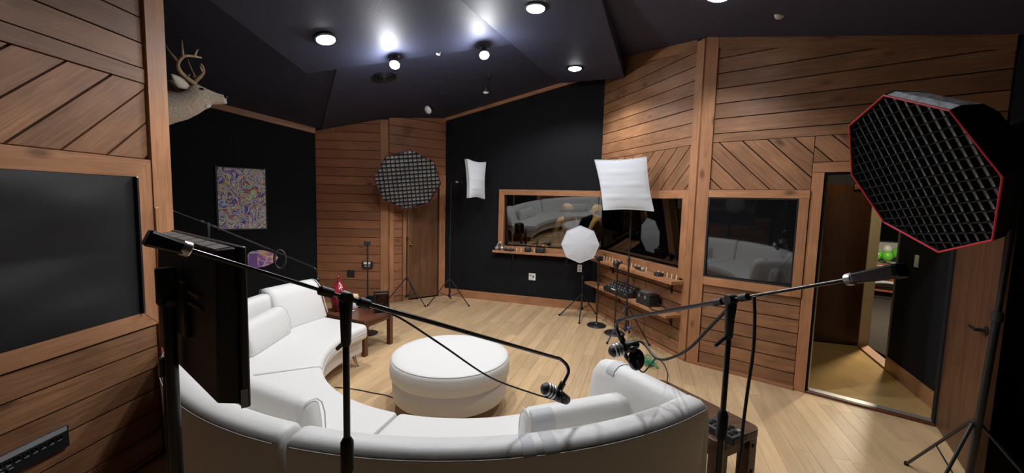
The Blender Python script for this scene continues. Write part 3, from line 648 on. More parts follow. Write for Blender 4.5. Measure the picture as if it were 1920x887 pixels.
back_prof = [(1.89, 0.30), (1.915, 0.45), (1.945, 0.66), (1.955, 0.73), (1.972, 0.762), (2.0, 0.775), (2.06, 0.772), (2.088, 0.755), (2.095, 0.72), (2.085, 0.45), (2.07, 0.13), (1.90, 0.13)]
def sofa_legs(angs, parent):
    for a in angs:
        for r in (1.34, 1.95):
            top, sgn = pol(a, r, 0.14), -1 if r < 1.6 else 1
            foot = pol(a, r + 0.05 * sgn, 0.0)
            mb = MB(); mb.tube([top, foot + V((0, 0, 0.012))], [0.022, 0.012], 12); mb.lathe(foot, (0, 0, 1), [(0.022, 0), (0.022, 0.01), (0.012, 0.014)], 12)
            mb.build('leg', M['chrome'], parent, smooth=40)
def sofa(label, a0, a1, back=None, legs=(), n=22):
    t = thing('sofa_section', label, 'sofa', pol((R_(a0) + R_(a1)) / 2, 1.6, 0), 'curved white sofa sections')
    sweep(MB(), rrect(1.27, 2.03, 0.13, 0.30, 0.02), R_(a0 + 0.5), R_(a1 - 0.5), n, 0.01).build('base', M['leather'], t, smooth=50)
    sweep(MB(), rrect(1.20, 1.91, 0.285, 0.432, 0.045, 5), R_(a0 + 0.15), R_(a1 - 0.15), n, 0.035).build('seat_cushion', M['leather'], t, smooth=60)
    b0, b1 = back or (a0, a1)
    bk = sweep(MB(), back_prof, R_(b0 + 0.1), R_(b1 - 0.1), n, 0.03).build('backrest', M['leather'], t, smooth=50)
    MB().tube([pol(R_(b0 + 0.9 + (b1 - b0 - 1.8) * i / 30), 2.0955, 0.738) for i in range(31)], 0.004, 6).build('piping', M['piping'], bk, smooth=60)
    MB().tube([pol(R_(a0 + 1.2 + (a1 - a0 - 2.4) * i / 30), 1.199, 0.36) for i in range(31)], 0.0035, 6).build('piping', M['piping'], t, smooth=60)
    sofa_legs([R_(q) for q in legs], t); return t
sofa('curved white leather sofa section ending beside the reddish side table', 155.5, 205.5, (171, 205.5), (158.5, 202))
sofa('curved white leather sofa section between the screen stand and the boom stand', 206, 254.5, None, (209, 251))
S2 = sofa('long curved white leather sofa section with a raised arm and grey tape patches', 255, 309, None, (258, 284, 304))
# raised arm at the end of the last section
aa, ab = V((0.915, 1.912)), V((0.575, 2.50)); ad = (ab - aa).normalized(); an = V((ad.y, -ad.x))
rings = []
for f, zt, hw, e in ((-0.03, 0.735, 0.078, 0.01), (-0.015, 0.765, 0.082, 0), (0.25, 0.775, 0.082, 0), (0.6, 0.775, 0.082, 0), (0.86, 0.772, 0.082, 0), (0.95, 0.755, 0.08, 0), (0.995, 0.715, 0.075, 0), (1.03, 0.60, 0.07, 0), (1.07, 0.38, 0.07, 0), (1.10, 0.16, 0.06, 0)):
    c = aa + (ab - aa) * f; out = []
    for (u_, z_) in ((-1, 0.14), (-1, zt * 0.5), (-0.98, zt - 0.09), (-0.8, zt - 0.03), (-0.4, zt - 0.004), (0.1, zt), (0.5, zt - 0.008), (0.85, zt - 0.03), (1.0, zt - 0.08), (1.02, zt * 0.5), (1.0, 0.14)):
        q = c + an * hw * u_; out.append(V((q.x, q.y, max(z_, 0.13))))
    rings.append(out)
MB().loft(rings).build('arm', M['leather'], S2, smooth=60)
mb = MB(); ring2 = []
for f in (0.72, 0.75, 0.78, 0.81):
    c = aa + (ab - aa) * f; ring2.append([V(((c + an * 0.084 * u_).x, (c + an * 0.084 * u_).y, z_)) for u_, z_ in ((-0.9, 0.725), (-0.8, 0.749), (-0.4, 0.7745), (0.1, 0.778), (0.5, 0.77), (0.5, 0.765), (0.1, 0.772), (-0.4, 0.768), (-0.78, 0.742), (-0.88, 0.72))])
mb.loft(ring2).build('tape_patch', M['patch'], S2, smooth=60)
def back_patch(a0, a1):
    pr_ = [(1.99, 0.7735), (2.0, 0.7775), (2.06, 0.7745), (2.089, 0.7575), (2.096, 0.742), (2.09, 0.742), (2.084, 0.752), (2.06, 0.769), (2.0, 0.772), (1.992, 0.768)]
    mb = MB(); mb.loft([[pol(R_(a0 + (a1 - a0) * i / 4), r, z) for r, z in pr_] for i in range(5)]); mb.build('tape_patch', M['patch'], S2, smooth=60)
back_patch(281.0, 282.4); back_patch(283.4, 285.0)
# loose cushions
def cushion(name, label, p0, p1, z0, hgt, thick, lean=0.0, taper=0.65, cat='cushion', group=None, fat=0.02):
    """a soft slab standing on the seat between the plan points p0 and p1"""
    p0, p1 = V(p0), V(p1); L = (p1 - p0).length; d = (p1 - p0) / L; nn = V((-d.y, d.x))
    if (V((SCX, SCY)) - p0).dot(nn) > 0: nn = -nn          # lean away from the middle
    t = thing(name, label, cat, V(((p0 + p1) / 2).to_tuple() + (z0,)), group)
    rings = []; N_ = 18
    for i in range(N_ + 1):
        f = i / N_; e = min(f, 1 - f) * L; k = min(1.0, (e / 0.05)) ; k = math.sqrt(max(0, 1 - (1 - k) ** 2)) if k < 1 else 1
        c = p0 + d * (f * L); out = []
        for (u_, z_) in ((-0.46, 0.0), (-0.5, 0.05), (-0.47, 0.4), (-0.5 * taper - 0.06, 0.78), (-0.5 * taper, 0.90), (-0.32 * taper, 0.975), (0, 1.0), (0.32 * taper, 0.975), (0.5 * taper, 0.90), (0.5 * taper + 0.06, 0.78), (0.47, 0.4), (0.5, 0.05), (0.46, 0.0)):
            kz = 1 - (1 - k) * 0.12 * (1 if z_ > 0.5 else 0)
            q = c + nn * (u_ * thick * (0.55 + 0.45 * k) + lean * z_ * hgt); out.append(V((q.x, q.y, z0 + hgt * z_ * kz)))
        rings.append(out)
    b = MB().loft(rings).build('pad', M['leather'], t, smooth=60)
    for f in (0.02, 0.98):
        c = p0 + d * (f * L); MB().tube([V(((c + nn * (u_ * thick + lean * z_ * hgt)).x, (c + nn * (u_ * thick + lean * z_ * hgt)).y, z0 + hgt * z_)) for u_, z_ in ((-0.49, 0.1), (-0.47, 0.5), (-0.5 * taper - 0.04, 0.82), (-0.3 * taper, 0.965), (0, 0.99), (0.3 * taper, 0.965), (0.5 * taper + 0.04, 0.82), (0.47, 0.5), (0.49, 0.1))], 0.004, 6).build('piping', M['piping'], b, smooth=60)
    return t, d, nn
SEAT = 0.434
cushion('sofa_bolster', 'long low white bolster on the sofa by the screen', (-1.62, 2.36), (-1.02, 2.06), SEAT, 0.22, 0.18, group='low bolsters on the sofa')
tb_, d_, n_ = cushion('sofa_bolster', 'long low white bolster with a grey taped corner beside the raised sofa arm', (0.08, 2.02), (0.83, 2.30), SEAT, 0.215, 0.18, group='low bolsters on the sofa')
mb = MB(); rg = []
for f in (0.03, 0.09, 0.15):
    c = V((0.08, 2.02)) + d_ * f; rg.append([V(((c + n_ * (u_ * 0.18)).x, (c + n_ * (u_ * 0.18)).y, SEAT + 0.215 * z_)) for u_, z_ in ((0.43, 0.62), (0.405, 0.79), (0.345, 0.91), (0.22, 0.985), (0.05, 1.008), (0.05, 0.98), (0.2, 0.965), (0.30, 0.89), (0.36, 0.79), (0.40, 0.62))])
mb.loft(rg).build('tape_patch', M['patch'], tb_, smooth=60)
cushion('sofa_bolster', 'low white bolster propped below the tall white back cushion', (-2.13, 3.78), (-2.10, 3.12), SEAT, 0.25, 0.17, lean=0.12, group='low bolsters on the sofa')
cushion('back_cushion', 'tall white leather back cushion at the far end of the sofa', (-2.03, 4.36), (-2.24, 3.80), SEAT, 0.385, 0.19, lean=0.34, taper=0.85)
# ------------------------------------------------------------------ round ottoman
OT = V((-0.49, 3.36, 0)); t = thing('ottoman', 'round white leather ottoman with a thick top cushion on the maple floor', 'ottoman', OT)
lat = lambda prof, nm, mt, par: MB().lathe(OT, (0, 0, 1), prof, 56).build(nm, mt, par, smooth=40)
lat([(0.44, 0.095), (0.468, 0.10), (0.475, 0.115), (0.478, 0.255), (0.47, 0.265)], 'base', M['leather'], t)
c_ = lat([(0.44, 0.258), (0.475, 0.262), (0.492, 0.28), (0.497, 0.33), (0.494, 0.39), (0.483, 0.415), (0.46, 0.428), (0.42, 0.433), (0.25, 0.437), (0.0, 0.438)], 'top_cushion', M['leather'], t)
MB().tube([OT + V((0.478 * math.cos(2 * math.pi * i / 64), 0.478 * math.sin(2 * math.pi * i / 64), 0.419)) for i in range(65)], 0.004, 6).build('piping', M['piping'], c_, smooth=60)
for a in (-70, -160, 20, 110):
    dr = V((math.cos(R_(a)), math.sin(R_(a)), 0)); mb = MB()
    mb.tube([OT + dr * 0.33 + V((0, 0, 0.10)), OT + dr * 0.385 + V((0, 0, 0.01))], [0.02, 0.012], 10); mb.lathe(OT + dr * 0.388, (0, 0, 1), [(0.02, 0), (0.02, 0.01), (0.0, 0.012)], 12); mb.build('leg', M['chrome'], t, smooth=40)
# ------------------------------------------------------------------ side table by the far sofa end, with its things
def quad_table(name, label, fr, br, fl_, h, mt, top_t, leg, apron, bevel=0.004, inset=0.02, rnd=0.0):
    fr, br, fl_ = V(fr), V(br), V(fl_); ux, uy = (fl_ - fr), (br - fr); c = fr + ux / 2 + uy / 2; uxn, uyn = ux.normalized(), uy.normalized()
    X, Y = V((uxn.x, uxn.y, 0)), V((uyn.x, uyn.y, 0)); lx, ly = ux.length, uy.length; C0 = V((c.x, c.y, 0))
    t = thing(name, label, 'table', C0)
    def oriented(mb, nm, par, bv, mat_):
        return mb.build(nm, mat_, par, bevel=bv)
    rc_ = 0.055 if rnd else 0.004; pl_ = []
    for sx_, sy_, a0_ in ((1, 1, 0), (-1, 1, 90), (-1, -1, 180), (1, -1, 270)):
        for q_ in range(7 if rnd else 2):
            a_ = R_(a0_ + 90 * q_ / (6 if rnd else 1)); pl_.append(C0 + X * (sx_ * (lx / 2 - rc_) + rc_ * math.cos(a_)) + Y * (sy_ * (ly / 2 - rc_) + rc_ * math.sin(a_)) + V((0, 0, h - top_t)))
    MB().prism(pl_, (0, 0, top_t)).build('tabletop', mt, t, bevel=0.004)
    for a in (-1, 1):
        for b in (-1, 1):
            MB().box(C0 + X * a * (lx / 2 - inset - leg / 2) + Y * b * (ly / 2 - inset - leg / 2) + V((0, 0, (h - top_t) / 2)), X * leg, Y * leg, (0, 0, h - top_t)).build('leg', mt, t, bevel=bevel)
        MB().box(C0 + X * a * (lx / 2 - inset - leg / 2) + V((0, 0, h - top_t - apron / 2)), X * leg * 0.5, Y * (ly - 2 * inset - 2 * leg), (0, 0, apron)).build('apron', mt, t)
        MB().box(C0 + Y * a * (ly / 2 - inset - leg / 2) + V((0, 0, h - top_t - apron / 2)), X * (lx - 2 * inset - 2 * leg), Y * leg * 0.5, (0, 0, apron)).build('apron', mt, t)
    return t, C0, X, Y
TH = 0.395
quad_table('side_table', 'low reddish brown wooden table at the far sofa end', (-1.545, 4.27), (-1.37, 4.73), (-2.20, 4.60), TH, M['table_wood'], 0.03, 0.055, 0.055, inset=0.004)
vz = fl(628, 580, TH); t = thing('vase', 'tall dark red ceramic vase with a narrow neck on the reddish table', 'vase', V((-1.98, 4.66, TH)))
MB().lathe((-1.98, 4.66, TH), (0, 0, 1), [(0.045, 0), (0.05, 0.005), (0.078, 0.06), (0.094, 0.14), (0.098, 0.19), (0.088, 0.25), (0.055, 0.30), (0.026, 0.33), (0.017, 0.36), (0.017, 0.385), (0.026, 0.40), (0.02, 0.40), (0.012, 0.385), (0.0, 0.38)], 32).build('body', M['red_glass'], t, smooth=50)
pc = fl(640, 581, TH); t = thing('paper_sheets', 'loose white sheets of paper on the reddish table by the vase', 'paper', V((pc.x, pc.y, TH)))
for k, (dx, dy, rz) in enumerate(((0.0, 0.0, 0.3), (0.07, -0.05, -0.4))): MB().abox((pc.x + dx, pc.y + dy, TH + 0.002 + 0.003 * k), 0.17, 0.11, 0.002, rz).build('sheet', M['white_plastic'], t)
cc = fl(662, 570, TH + 0.05); t = thing('candle_jar', 'small cream candle in a pale jar on the reddish table', 'candle', V((cc.x, cc.y, TH)))
MB().lathe((cc.x, cc.y, TH), (0, 0, 1), [(0.05, 0), (0.06, 0.02), (0.066, 0.10), (0.06, 0.11), (0.0, 0.112)], 20).build('jar', M['white_plastic'], t, smooth=50)
MB().lathe((cc.x, cc.y, TH + 0.106), (0, 0, 1), [(0.062, 0), (0.066, 0.03), (0.06, 0.055), (0.0, 0.06)], 20).build('wax', mat('cream wax', (0.75, 0.6, 0.3), 0.5), t, smooth=50)
pf = fl(688, 578, TH); t = thing('tilted_frame', 'black tilted picture frame propped on the reddish table beside the lantern', 'frame', V((pf.x, pf.y, TH)))
ax_, ay_ = V((0.93, -0.36, 0)), V((0.30, 0.78, 0.55)).normalized()
MB().box(pf + V((0, 0.06, 0.062)), ax_ * 0.17, ay_ * 0.20, ax_.cross(ay_) * 0.016).build('frame', M['black'], t, bevel=0.003)
MB().box(pf + V((0, 0.06, 0.062)) + ax_.cross(ay_) * 0.006, ax_ * 0.13, ay_ * 0.16, ax_.cross(ay_) * 0.008).build('picture', M['glass_dark'], t)
MB().box(pf + V((0.0, 0.11, 0.05)), ax_ * 0.03, V((0, 0.012, 0)), (0, 0, 0.10)).build('prop', M['black'], t)
ln = V((-1.49, 4.66, TH)); t = thing('lantern', 'black wire framed glass lantern holding a small candle on the reddish table', 'lantern', ln)
mb = MB(); hx, hy, hz = 0.075, 0.075, 0.23; rz = 0.4
def lr(x, y): return V((x * math.cos(rz) - y * math.sin(rz), x * math.sin(rz) + y * math.cos(rz), 0))
cs_ = [lr(a * hx, b * hy) for a, b in ((-1, -1), (1, -1), (1, 1), (-1, 1))]
for i in range(4):
    mb.tube([ln + cs_[i], ln + cs_[i] + V((0, 0, hz))], 0.005, 6)
    for z_ in (0.004, hz): mb.tube([ln + cs_[i] + V((0, 0, z_)), ln + cs_[(i + 1) % 4] + V((0, 0, z_))], 0.005, 6)
mb.build('wire_frame', M['black'], t)
for i in range(4):
    a, b = ln + cs_[i] * 0.96, ln + cs_[(i + 1) % 4] * 0.96
    MB().prism([a + V((0, 0, 0.01)), b + V((0, 0, 0.01)), b + V((0, 0, hz - 0.005)), a + V((0, 0, hz - 0.005))], (cs_[i] + cs_[(i + 1) % 4]).normalized() * 0.002).build('glass_panel', glass('smoky lantern glass', (0.55, 0.5, 0.48), 1.3) if 'lg' not in M else M['lg'], t)
MB().lathe(ln + V((0, 0, 0.004)), (0, 0, 1), [(0.025, 0), (0.025, 0.06), (0.012, 0.07), (0.012, 0.10), (0, 0.105)], 14).build('candle', M['silver'], t, smooth=40)
ps = V((at(689, 456, 5.05).x, 5.05, 0.0)); t = thing('slim_stand', 'slim black pole stand with a small square head behind the reddish table', 'stand', ps)
MB().lathe(ps, (0, 0, 1), [(0.12, 0), (0.12, 0.012), (0.02, 0.02)], 24).build('base', M['black'], t, smooth=40)
hd_ = at(689, 456, 5.05); MB().tube([ps + V((0, 0, 0.012)), V((hd_.x, 5.05, hd_.z - 0.03))], 0.010, 8).build('pole', M['black'], t)
MB().abox((hd_.x, 5.04, hd_.z), 0.075, 0.03, 0.055, 0.2).build('head', M['black'], t, bevel=0.004)
# wall boxes on the reddish boards
def wall_plate(wall, px, py, w_, h_, mt, label, name, cat, extra=None, o=0.018, dep=0.012):
    s, z = wall.on(px, py, o); t = thing(name, label, cat, wall.p(s, z, o)); u3, n3 = V((wall.d.x, wall.d.y, 0)), V((wall.n.x, wall.n.y, 0))
    MB().box(wall.p(s, z, o + dep / 2), u3 * w_, n3 * dep, (0, 0, h_)).build('plate', mt, t, bevel=0.003)
    for (a, b, ww_, hh_, mm_, dd) in extra or (): MB().box(wall.p(s + a, z + b, o + dep + dd / 2), u3 * ww_, n3 * dd, (0, 0, hh_)).build('socket', mm_, t, bevel=0.002)
    return t
wall_plate(wW, 658, 513, 0.115, 0.115, M['black_plastic'], 'square black cover plate low on the reddish boards', 'cover_plate', 'wall plate', [(0, 0, 0.07, 0.07, M['black_plastic'], 0.004)])
wall_plate(wW, 690, 496, 0.16, 0.10, M['black_plastic'], 'black outlet box with a white plug on the reddish boards', 'outlet_box', 'wall plate', [(0.0, 0.03, 0.10, 0.035, M['white_plastic'], 0.03), (0.0, -0.02, 0.09, 0.03, M['grey'], 0.01)], dep=0.04)
wall_plate(wC, 998, 519, 0.115, 0.115, M['white_plastic'], 'white double outlet plate with a plug below the shelf', 'outlet_plate', 'wall plate', [(-0.025, 0.02, 0.03, 0.03, M['grey'], 0.004), (-0.025, -0.025, 0.03, 0.03, M['cream'], 0.006), (0.02, 0.01, 0.02, 0.03, M['black'], 0.02)], o=0.0)
wall_plate(wC, 1087, 503, 0.07, 0.115, M['white_plastic'], 'narrow white outlet plate below the small white octagon softbox', 'outlet_plate', 'wall plate', [(0, 0.025, 0.03, 0.028, M['grey'], 0.003), (0, -0.025, 0.03, 0.028, M['grey'], 0.003)], o=0.0)
# ------------------------------------------------------------------ brown table behind the raised arm
tr = quad_table('side_table', 'worn dark brown low table with bolted legs behind the raised sofa arm', (1.43, 2.20), (1.09, 2.83), (1.115, 2.03), 0.485, M['walnut'], 0.045, 0.07, 0.07, inset=0.015, rnd=0.02)
t, C0, X, Y = tr
for a in (0.0, 0.05):
    q = C0 - X * (0.175 - 0.045) - Y * (0.355 - 0.013) + V((0, 0, 0.385 - a * 3))
    MB().lathe(q, -Y, [(0.011, -0.002), (0.011, 0.006), (0.005, 0.008), (0, 0.008)], 10).build('bolt', M['black'], t)
q = fl(1356, 806, 0.485); t = thing('audio_interface', 'small black audio box with buttons on the brown table', 'audio device', V((1.175, 2.125, 0.485)))
ux, uy = X, Y
MB().box(V((1.175, 2.125, 0.485 + 0.022)), ux * 0.12, uy * 0.19, (0, 0, 0.044)).build('body', M['black_plastic'], t, bevel=0.006)
for i in range(3):
    for j in range(4): MB().box(V((1.175, 2.125, 0.485 + 0.047)) + ux * (i - 1) * 0.034 + uy * (j - 1.5) * 0.04, ux * 0.02, uy * 0.02, (0, 0, 0.006)).build('button', M['black_gloss'] if (i + j) % 3 else M['grey'], t)
#@@PART4
# ------------------------------------------------------------------ tripod stands and softboxes
def tripod(name, label, c, top, r, angs, group=None, hub=0.42, low=0.14, pole=0.012, knob=None):
    """a light stand: three legs with braces, two telescoping tubes, clamps"""
    c = V((c[0], c[1], 0)); top = V(top); t = thing(name, label, 'stand', c, group)
    ax = (top - c).normalized(); H_ = (top - c).length
    for a in angs:
        d = V((math.cos(R_(a)), math.sin(R_(a)), 0)); ft = c + d * r + V((0, 0, 0.008)); up = c + V((0, 0, hub)) + d * 0.025
        lg = MB().tube([up, ft], 0.0085, 8).build('leg', M['black'], t)
        MB().lathe(ft - V((0, 0, 0.008)), (0, 0, 1), [(0.013, 0), (0.013, 0.02), (0.008, 0.026)], 8).build('foot_cap', M['black_matte'], lg)
        MB().tube([c + V((0, 0, low)) + d * 0.02, up + (ft - up) * 0.5], 0.005, 6).build('brace', M['black'], t)
    for z_ in (hub, low): MB().lathe(c + V((0, 0, z_ - 0.02)), (0, 0, 1), [(0.016, 0), (0.026, 0.005), (0.026, 0.035), (0.016, 0.04)], 12).build('collar', M['black_plastic'], t, smooth=40)
    MB().tube([c + V((0, 0, low - 0.03)), c + ax * H_ * 0.55], pole, 10).build('lower_tube', M['black'], t, smooth=60)
    MB().tube([c + ax * H_ * 0.54, top], pole * 0.75, 10).build('upper_tube', M['black'], t, smooth=60)
    cl = MB().lathe(c + ax * (H_ * 0.55 - 0.03), ax, [(pole + 0.001, 0), (pole + 0.007, 0.004), (pole + 0.007, 0.05), (pole, 0.056)], 12).build('clamp', M['black_plastic'], t, smooth=40)
    if knob: MB().ball(c + V((0.035, -0.02, knob)), (0.022, 0, 0), (0, 0.018, 0), (0, 0, 0.022), 10, 8).build('knob', M['blue_plastic'], t, smooth=60)
    return t
def oct_clip(poly, rad, rot, n=8):
    ap = rad * math.cos(math.pi / n)
    for k in range(n):
        a = rot + (k + 0.5) * 2 * math.pi / n; poly = clip(poly, -math.cos(a), -math.sin(a), -ap)
        if len(poly) < 3: return []
    return poly
def octabox(name, label, C, th, ph, rot, rad, depth, cell=None, trim='red_trim', face='grey_cloth', rim_depth=0.05, sheen_top=False, group=None, inner_back=0.10, twist=0.0, shell='black_matte', thick=0.0022, gdepth=None):
    C = V(C); nrm = V((math.cos(ph) * math.cos(th), math.cos(ph) * math.sin(th), math.sin(ph)))
    u = V((0, 0, 1)).cross(nrm).normalized(); v = nrm.cross(u)
    P = lambda x, y, o=0.0: C + u * x + v * y + nrm * o
    t = thing(name, label, 'softbox', C, group)
    A = [rot + k * math.pi / 4 for k in range(8)]
    ring = lambda r, o: [P(r * math.cos(a), r * math.sin(a), o) for a in A]
    # curved side panels: rim, belly, back ring
    prof = [(rad, 0.0), (rad * 1.0, -rim_depth), (rad * 0.86, -depth * 0.42), (rad * 0.58, -depth * 0.74), (rad * 0.16, -depth)]
    for k in range(8):
        pts = []
        for r, o in prof:
            for a in (A[k], A[(k + 1) % 8]): pts.append(P(r * math.cos(a), r * math.sin(a), o))
        mid = (pts[4] + pts[5]) / 2; top = sheen_top and k == max(sorted(range(8), key=lambda j: -P(math.cos(A[j] + math.pi / 8), math.sin(A[j] + math.pi / 8)).z)[:2], key=lambda j: P(math.cos(A[j] + math.pi / 8), math.sin(A[j] + math.pi / 8)).x / P(math.cos(A[j] + math.pi / 8), math.sin(A[j] + math.pi / 8)).y)
        mb = MB(); inn = [q + (C - nrm * depth * 0.4 - q).normalized() * 0.006 for q in pts]; m = len(prof)
        mb.add(pts + inn, [[2 * i, 2 * i + 1, 2 * i + 3, 2 * i + 2] for i in range(m - 1)] + [[2 * m + 2 * i, 2 * m + 2 * i + 2, 2 * m + 2 * i + 3, 2 * m + 2 * i + 1] for i in range(m - 1)] + [[0, 2 * m, 2 * m + 1, 1]])
        o = mb.build('shell_panel', M['sheen_cloth'] if top else M[shell], t)  # upper panel: bright sheen put into the cloth colour
        if top: o['label'] = 'crinkled black panel with its sheen painted pale'
        MB().tube([P(r * math.cos(A[k]), r * math.sin(A[k]), o_ + 0.002) for r, o_ in prof], 0.004, 6).build('rib', M['black'], t)
    MB().tube(ring(rad, 0) + [ring(rad, 0)[0]], 0.005 if trim else 0.004, 6).build('rim_piping', M[trim] if trim else M[face], t)
    MB().lathe(P(0, 0, -depth - 0.10), nrm, [(0.05, -0.10), (0.06, -0.08), (0.06, 0.06), (rad * 0.17, 0.07), (rad * 0.17, 0.11)], 20).build('speed_ring', M['black'], t, smooth=40)
    # cloth face, slightly domed
    mb = MB(); rings = []
    for f in (1.0, 0.75, 0.5, 0.25, 0.02): rings.append([P(rad * 0.985 * f * math.cos(a), rad * 0.985 * f * math.sin(a), -inner_back * (1 if cell else 0) + (0.0 if cell else 0.03 * (1 - f * f))) for a in A])
    mb.loft(rings[:]); mb.f.pop(-2); mb.build('diffuser', M[face], t)
    if cell:
        mb = MB(); n = int(rad / cell) + 1
        for ang in (twist, twist + math.pi / 2):
            ca, sa = math.cos(ang), math.sin(ang)
            for i in range(-n, n + 1):
                off_ = (i + 0.5) * cell; w_ = thick
                q = oct_clip([(x * ca - y * sa, x * sa + y * ca) for x, y in ((-2, off_ - w_), (2, off_ - w_), (2, off_ + w_), (-2, off_ + w_))], rad * 0.985, rot)
                if len(q) >= 3 and area(q) > 1e-5: mb.prism([P(x, y, -0.004) for x, y in q], nrm * -(gdepth or rim_depth * 0.95))
        mb.build('honeycomb_grid', M['black_matte'], t)
    return t, P, nrm
# far octagon softbox by the brown door
t, P, nrm = octabox('octagon_softbox', 'octagonal softbox with black grid and thin red edge before the far door', (-1.603, 6.304, 1.976), -1.256, -0.443, 1.515 - math.pi / 8 * 0, 0.5, 0.22, cell=0.064, trim='dim_red', thick=0.0055, face='grey_cloth', rim_depth=0.022, inner_back=0.026, twist=0.12)
hb = P(0, 0, -0.50); tripod('light_stand', 'black tripod light stand carrying the gridded octagon by the far door', (-1.675, 6.52), (-1.675, 6.54, 1.95), 0.36, (-22, 202, 75), 'tripod light stands')
# large octagon softbox beside the open door
t, P, nrm = octabox('octagon_softbox', 'large octagonal softbox with deep black grid and bright red edge beside the open door', (2.098, 2.189, 1.905), 3.0, -0.45, 1.485, 0.45, 0.40, cell=0.052, face='pale_cloth', rim_depth=0.05, sheen_top=True, inner_back=0.030, gdepth=0.027, twist=0.10)
hb = P(0, 0, -0.56)
tripod('light_stand', 'black tripod light stand carrying the large red-edged octagon', (2.60, 2.19), (hb.x, hb.y, hb.z - 0.02), 0.47, (76, 200, 318), 'tripod light stands', hub=0.55, pole=0.017)
# small white octagon
t, P, nrm = octabox('octagon_softbox', 'small plain white octagonal softbox in front of the window shelf', (0.987, 5.90, 1.113), -1.70, 0.06, 2.375 - 0.78, 0.27, 0.16, trim=None, face='white_cloth', rim_depth=0.015, shell='black_matte')
tripod('light_stand', 'thin black tripod stand under the small white octagon', (1.07, 6.02), (1.06, 6.04, 1.10), 0.33, (168, -105, 40), 'tripod light stands', hub=0.34, pole=0.009)
# square white softbox and the one seen edge on
def squarebox(name, label, TL, TR, BR, BL, back, depth, group=None, sag=0.018, bulge=0.05, skirt=0.05):
    TL, TR, BR, BL = V(TL), V(TR), V(BR), V(BL); c = (TL + TR + BR + BL) / 4; nrm = (TR - TL).cross(BL - TL).normalized()
    if nrm.dot(V(back)) > 0: nrm = -nrm
    t = thing(name, label, 'softbox', c, group); N_ = 24; vv = []
    def pt(a, b, sk=0.0):
        p = (TL * (1 - a) + TR * a) * (1 - b) + (BL * (1 - a) + BR * a) * b
        ea, eb = math.sin(math.pi * a), math.sin(math.pi * b)
        q = p + (c - p) * 0.0
        q += ((TL + TR) / 2 - (BL + BR) / 2).normalized() * (-sag * ea * (1 - 2 * b)) + ((TR + BR) / 2 - (TL + BL) / 2).normalized() * (sag * eb * (1 - 2 * a))
        return q
    for j in range(N_ + 1):
        for i in range(N_ + 1):
            a, b = i / N_, j / N_
            cre = 0.011 * math.exp(-((b * 4 - round(b * 4)) / 0.07) ** 2) * (1 if 0.1 < b < 0.9 else 0) * (0.6 + 0.4 * math.sin(9 * a + 4 * round(b * 4)))
            vv.append(pt(a, b) + nrm * (bulge * (math.sin(math.pi * a) * math.sin(math.pi * b)) ** 0.6 + cre))
    W = N_ + 1; mb = MB(); mb.add(vv, [[j * W + i, j * W + i + 1, (j + 1) * W + i + 1, (j + 1) * W + i] for j in range(N_) for i in range(N_)])
    mb.build('diffuser', M['white_cloth'], t, smooth=70)
    border = [(i / N_, 0.0) for i in range(N_)] + [(1.0, i / N_) for i in range(N_)] + [(1 - i / N_, 1.0) for i in range(N_)] + [(0.0, 1 - i / N_) for i in range(N_)]
    r0 = [pt(a, b) for a, b in border]; r1 = [q - nrm * skirt for q in r0]; r2 = [c + (q - c) * 0.62 - nrm * depth * 0.6 for q in r0]; r3 = [c + (q - c) * 0.16 - nrm * depth for q in r0]
    n = len(r0); mb = MB(); mb.add(r0 + r1, [[i, (i + 1) % n, n + (i + 1) % n, n + i] for i in range(n)]); mb.build('skirt', M['white_cloth'], t, smooth=50)
    MB().tube(r0 + [r0[0]], 0.005, 6).build('piping', M['patch'], t)
    mb = MB(); mb.add(r1 + r2 + r3, [[k * n + i, k * n + (i + 1) % n, (k + 1) * n + (i + 1) % n, (k + 1) * n + i] for k in range(2) for i in range(n)]); mb.build('shell', M['black_matte'], t, smooth=50)
    MB().lathe(c - nrm * depth, -nrm, [(0.07, -0.01), (0.07, 0.02), (0.04, 0.03), (0.04, 0.14), (0, 0.15)], 16).build('lamp_head', M['black'], t, smooth=40)
    return t, c, nrm
yq = 4.92
tq, cq, nq = squarebox('square_softbox', 'square white softbox with fold creases on a stand before the long window', at(1115, 300, yq + 0.02), at(1212, 294, yq - 0.06), at(1226, 396, yq - 0.06), at(1131, 394, yq + 0.02), (0.3, 1, 0.0), 0.26)
tripod('light_stand', 'black tripod light stand with blue knob holding the square softbox', (1.46, 5.06), (1.46, 5.06, 1.86), 0.31, (-148, -38, 65), 'tripod light stands', hub=0.42, knob=0.16)
ye = 6.30
te, ce, ne = squarebox('square_softbox', 'narrow looking white softbox turned sideways before the black wall', at(876, 298, ye), at(911, 304, ye + 0.42), at(909, 373, ye + 0.42), at(880, 371, ye), (-1, 0.3, 0), 0.24, sag=0.025)
MB().tube([ce - ne * 0.30, ce - ne * 0.30 + V((-0.10, 0.02, -0.02))], 0.02, 10).build('handle', M['silver'], te)
hp = at(846, 360, 6.62); tripod('light_stand', 'black tripod light stand behind the sideways white softbox', (hp.x - 0.01, 6.62), (hp.x, 6.60, 1.98), 0.36, (-20, -152, 95), 'tripod light stands', hub=0.40, knob=0.16)
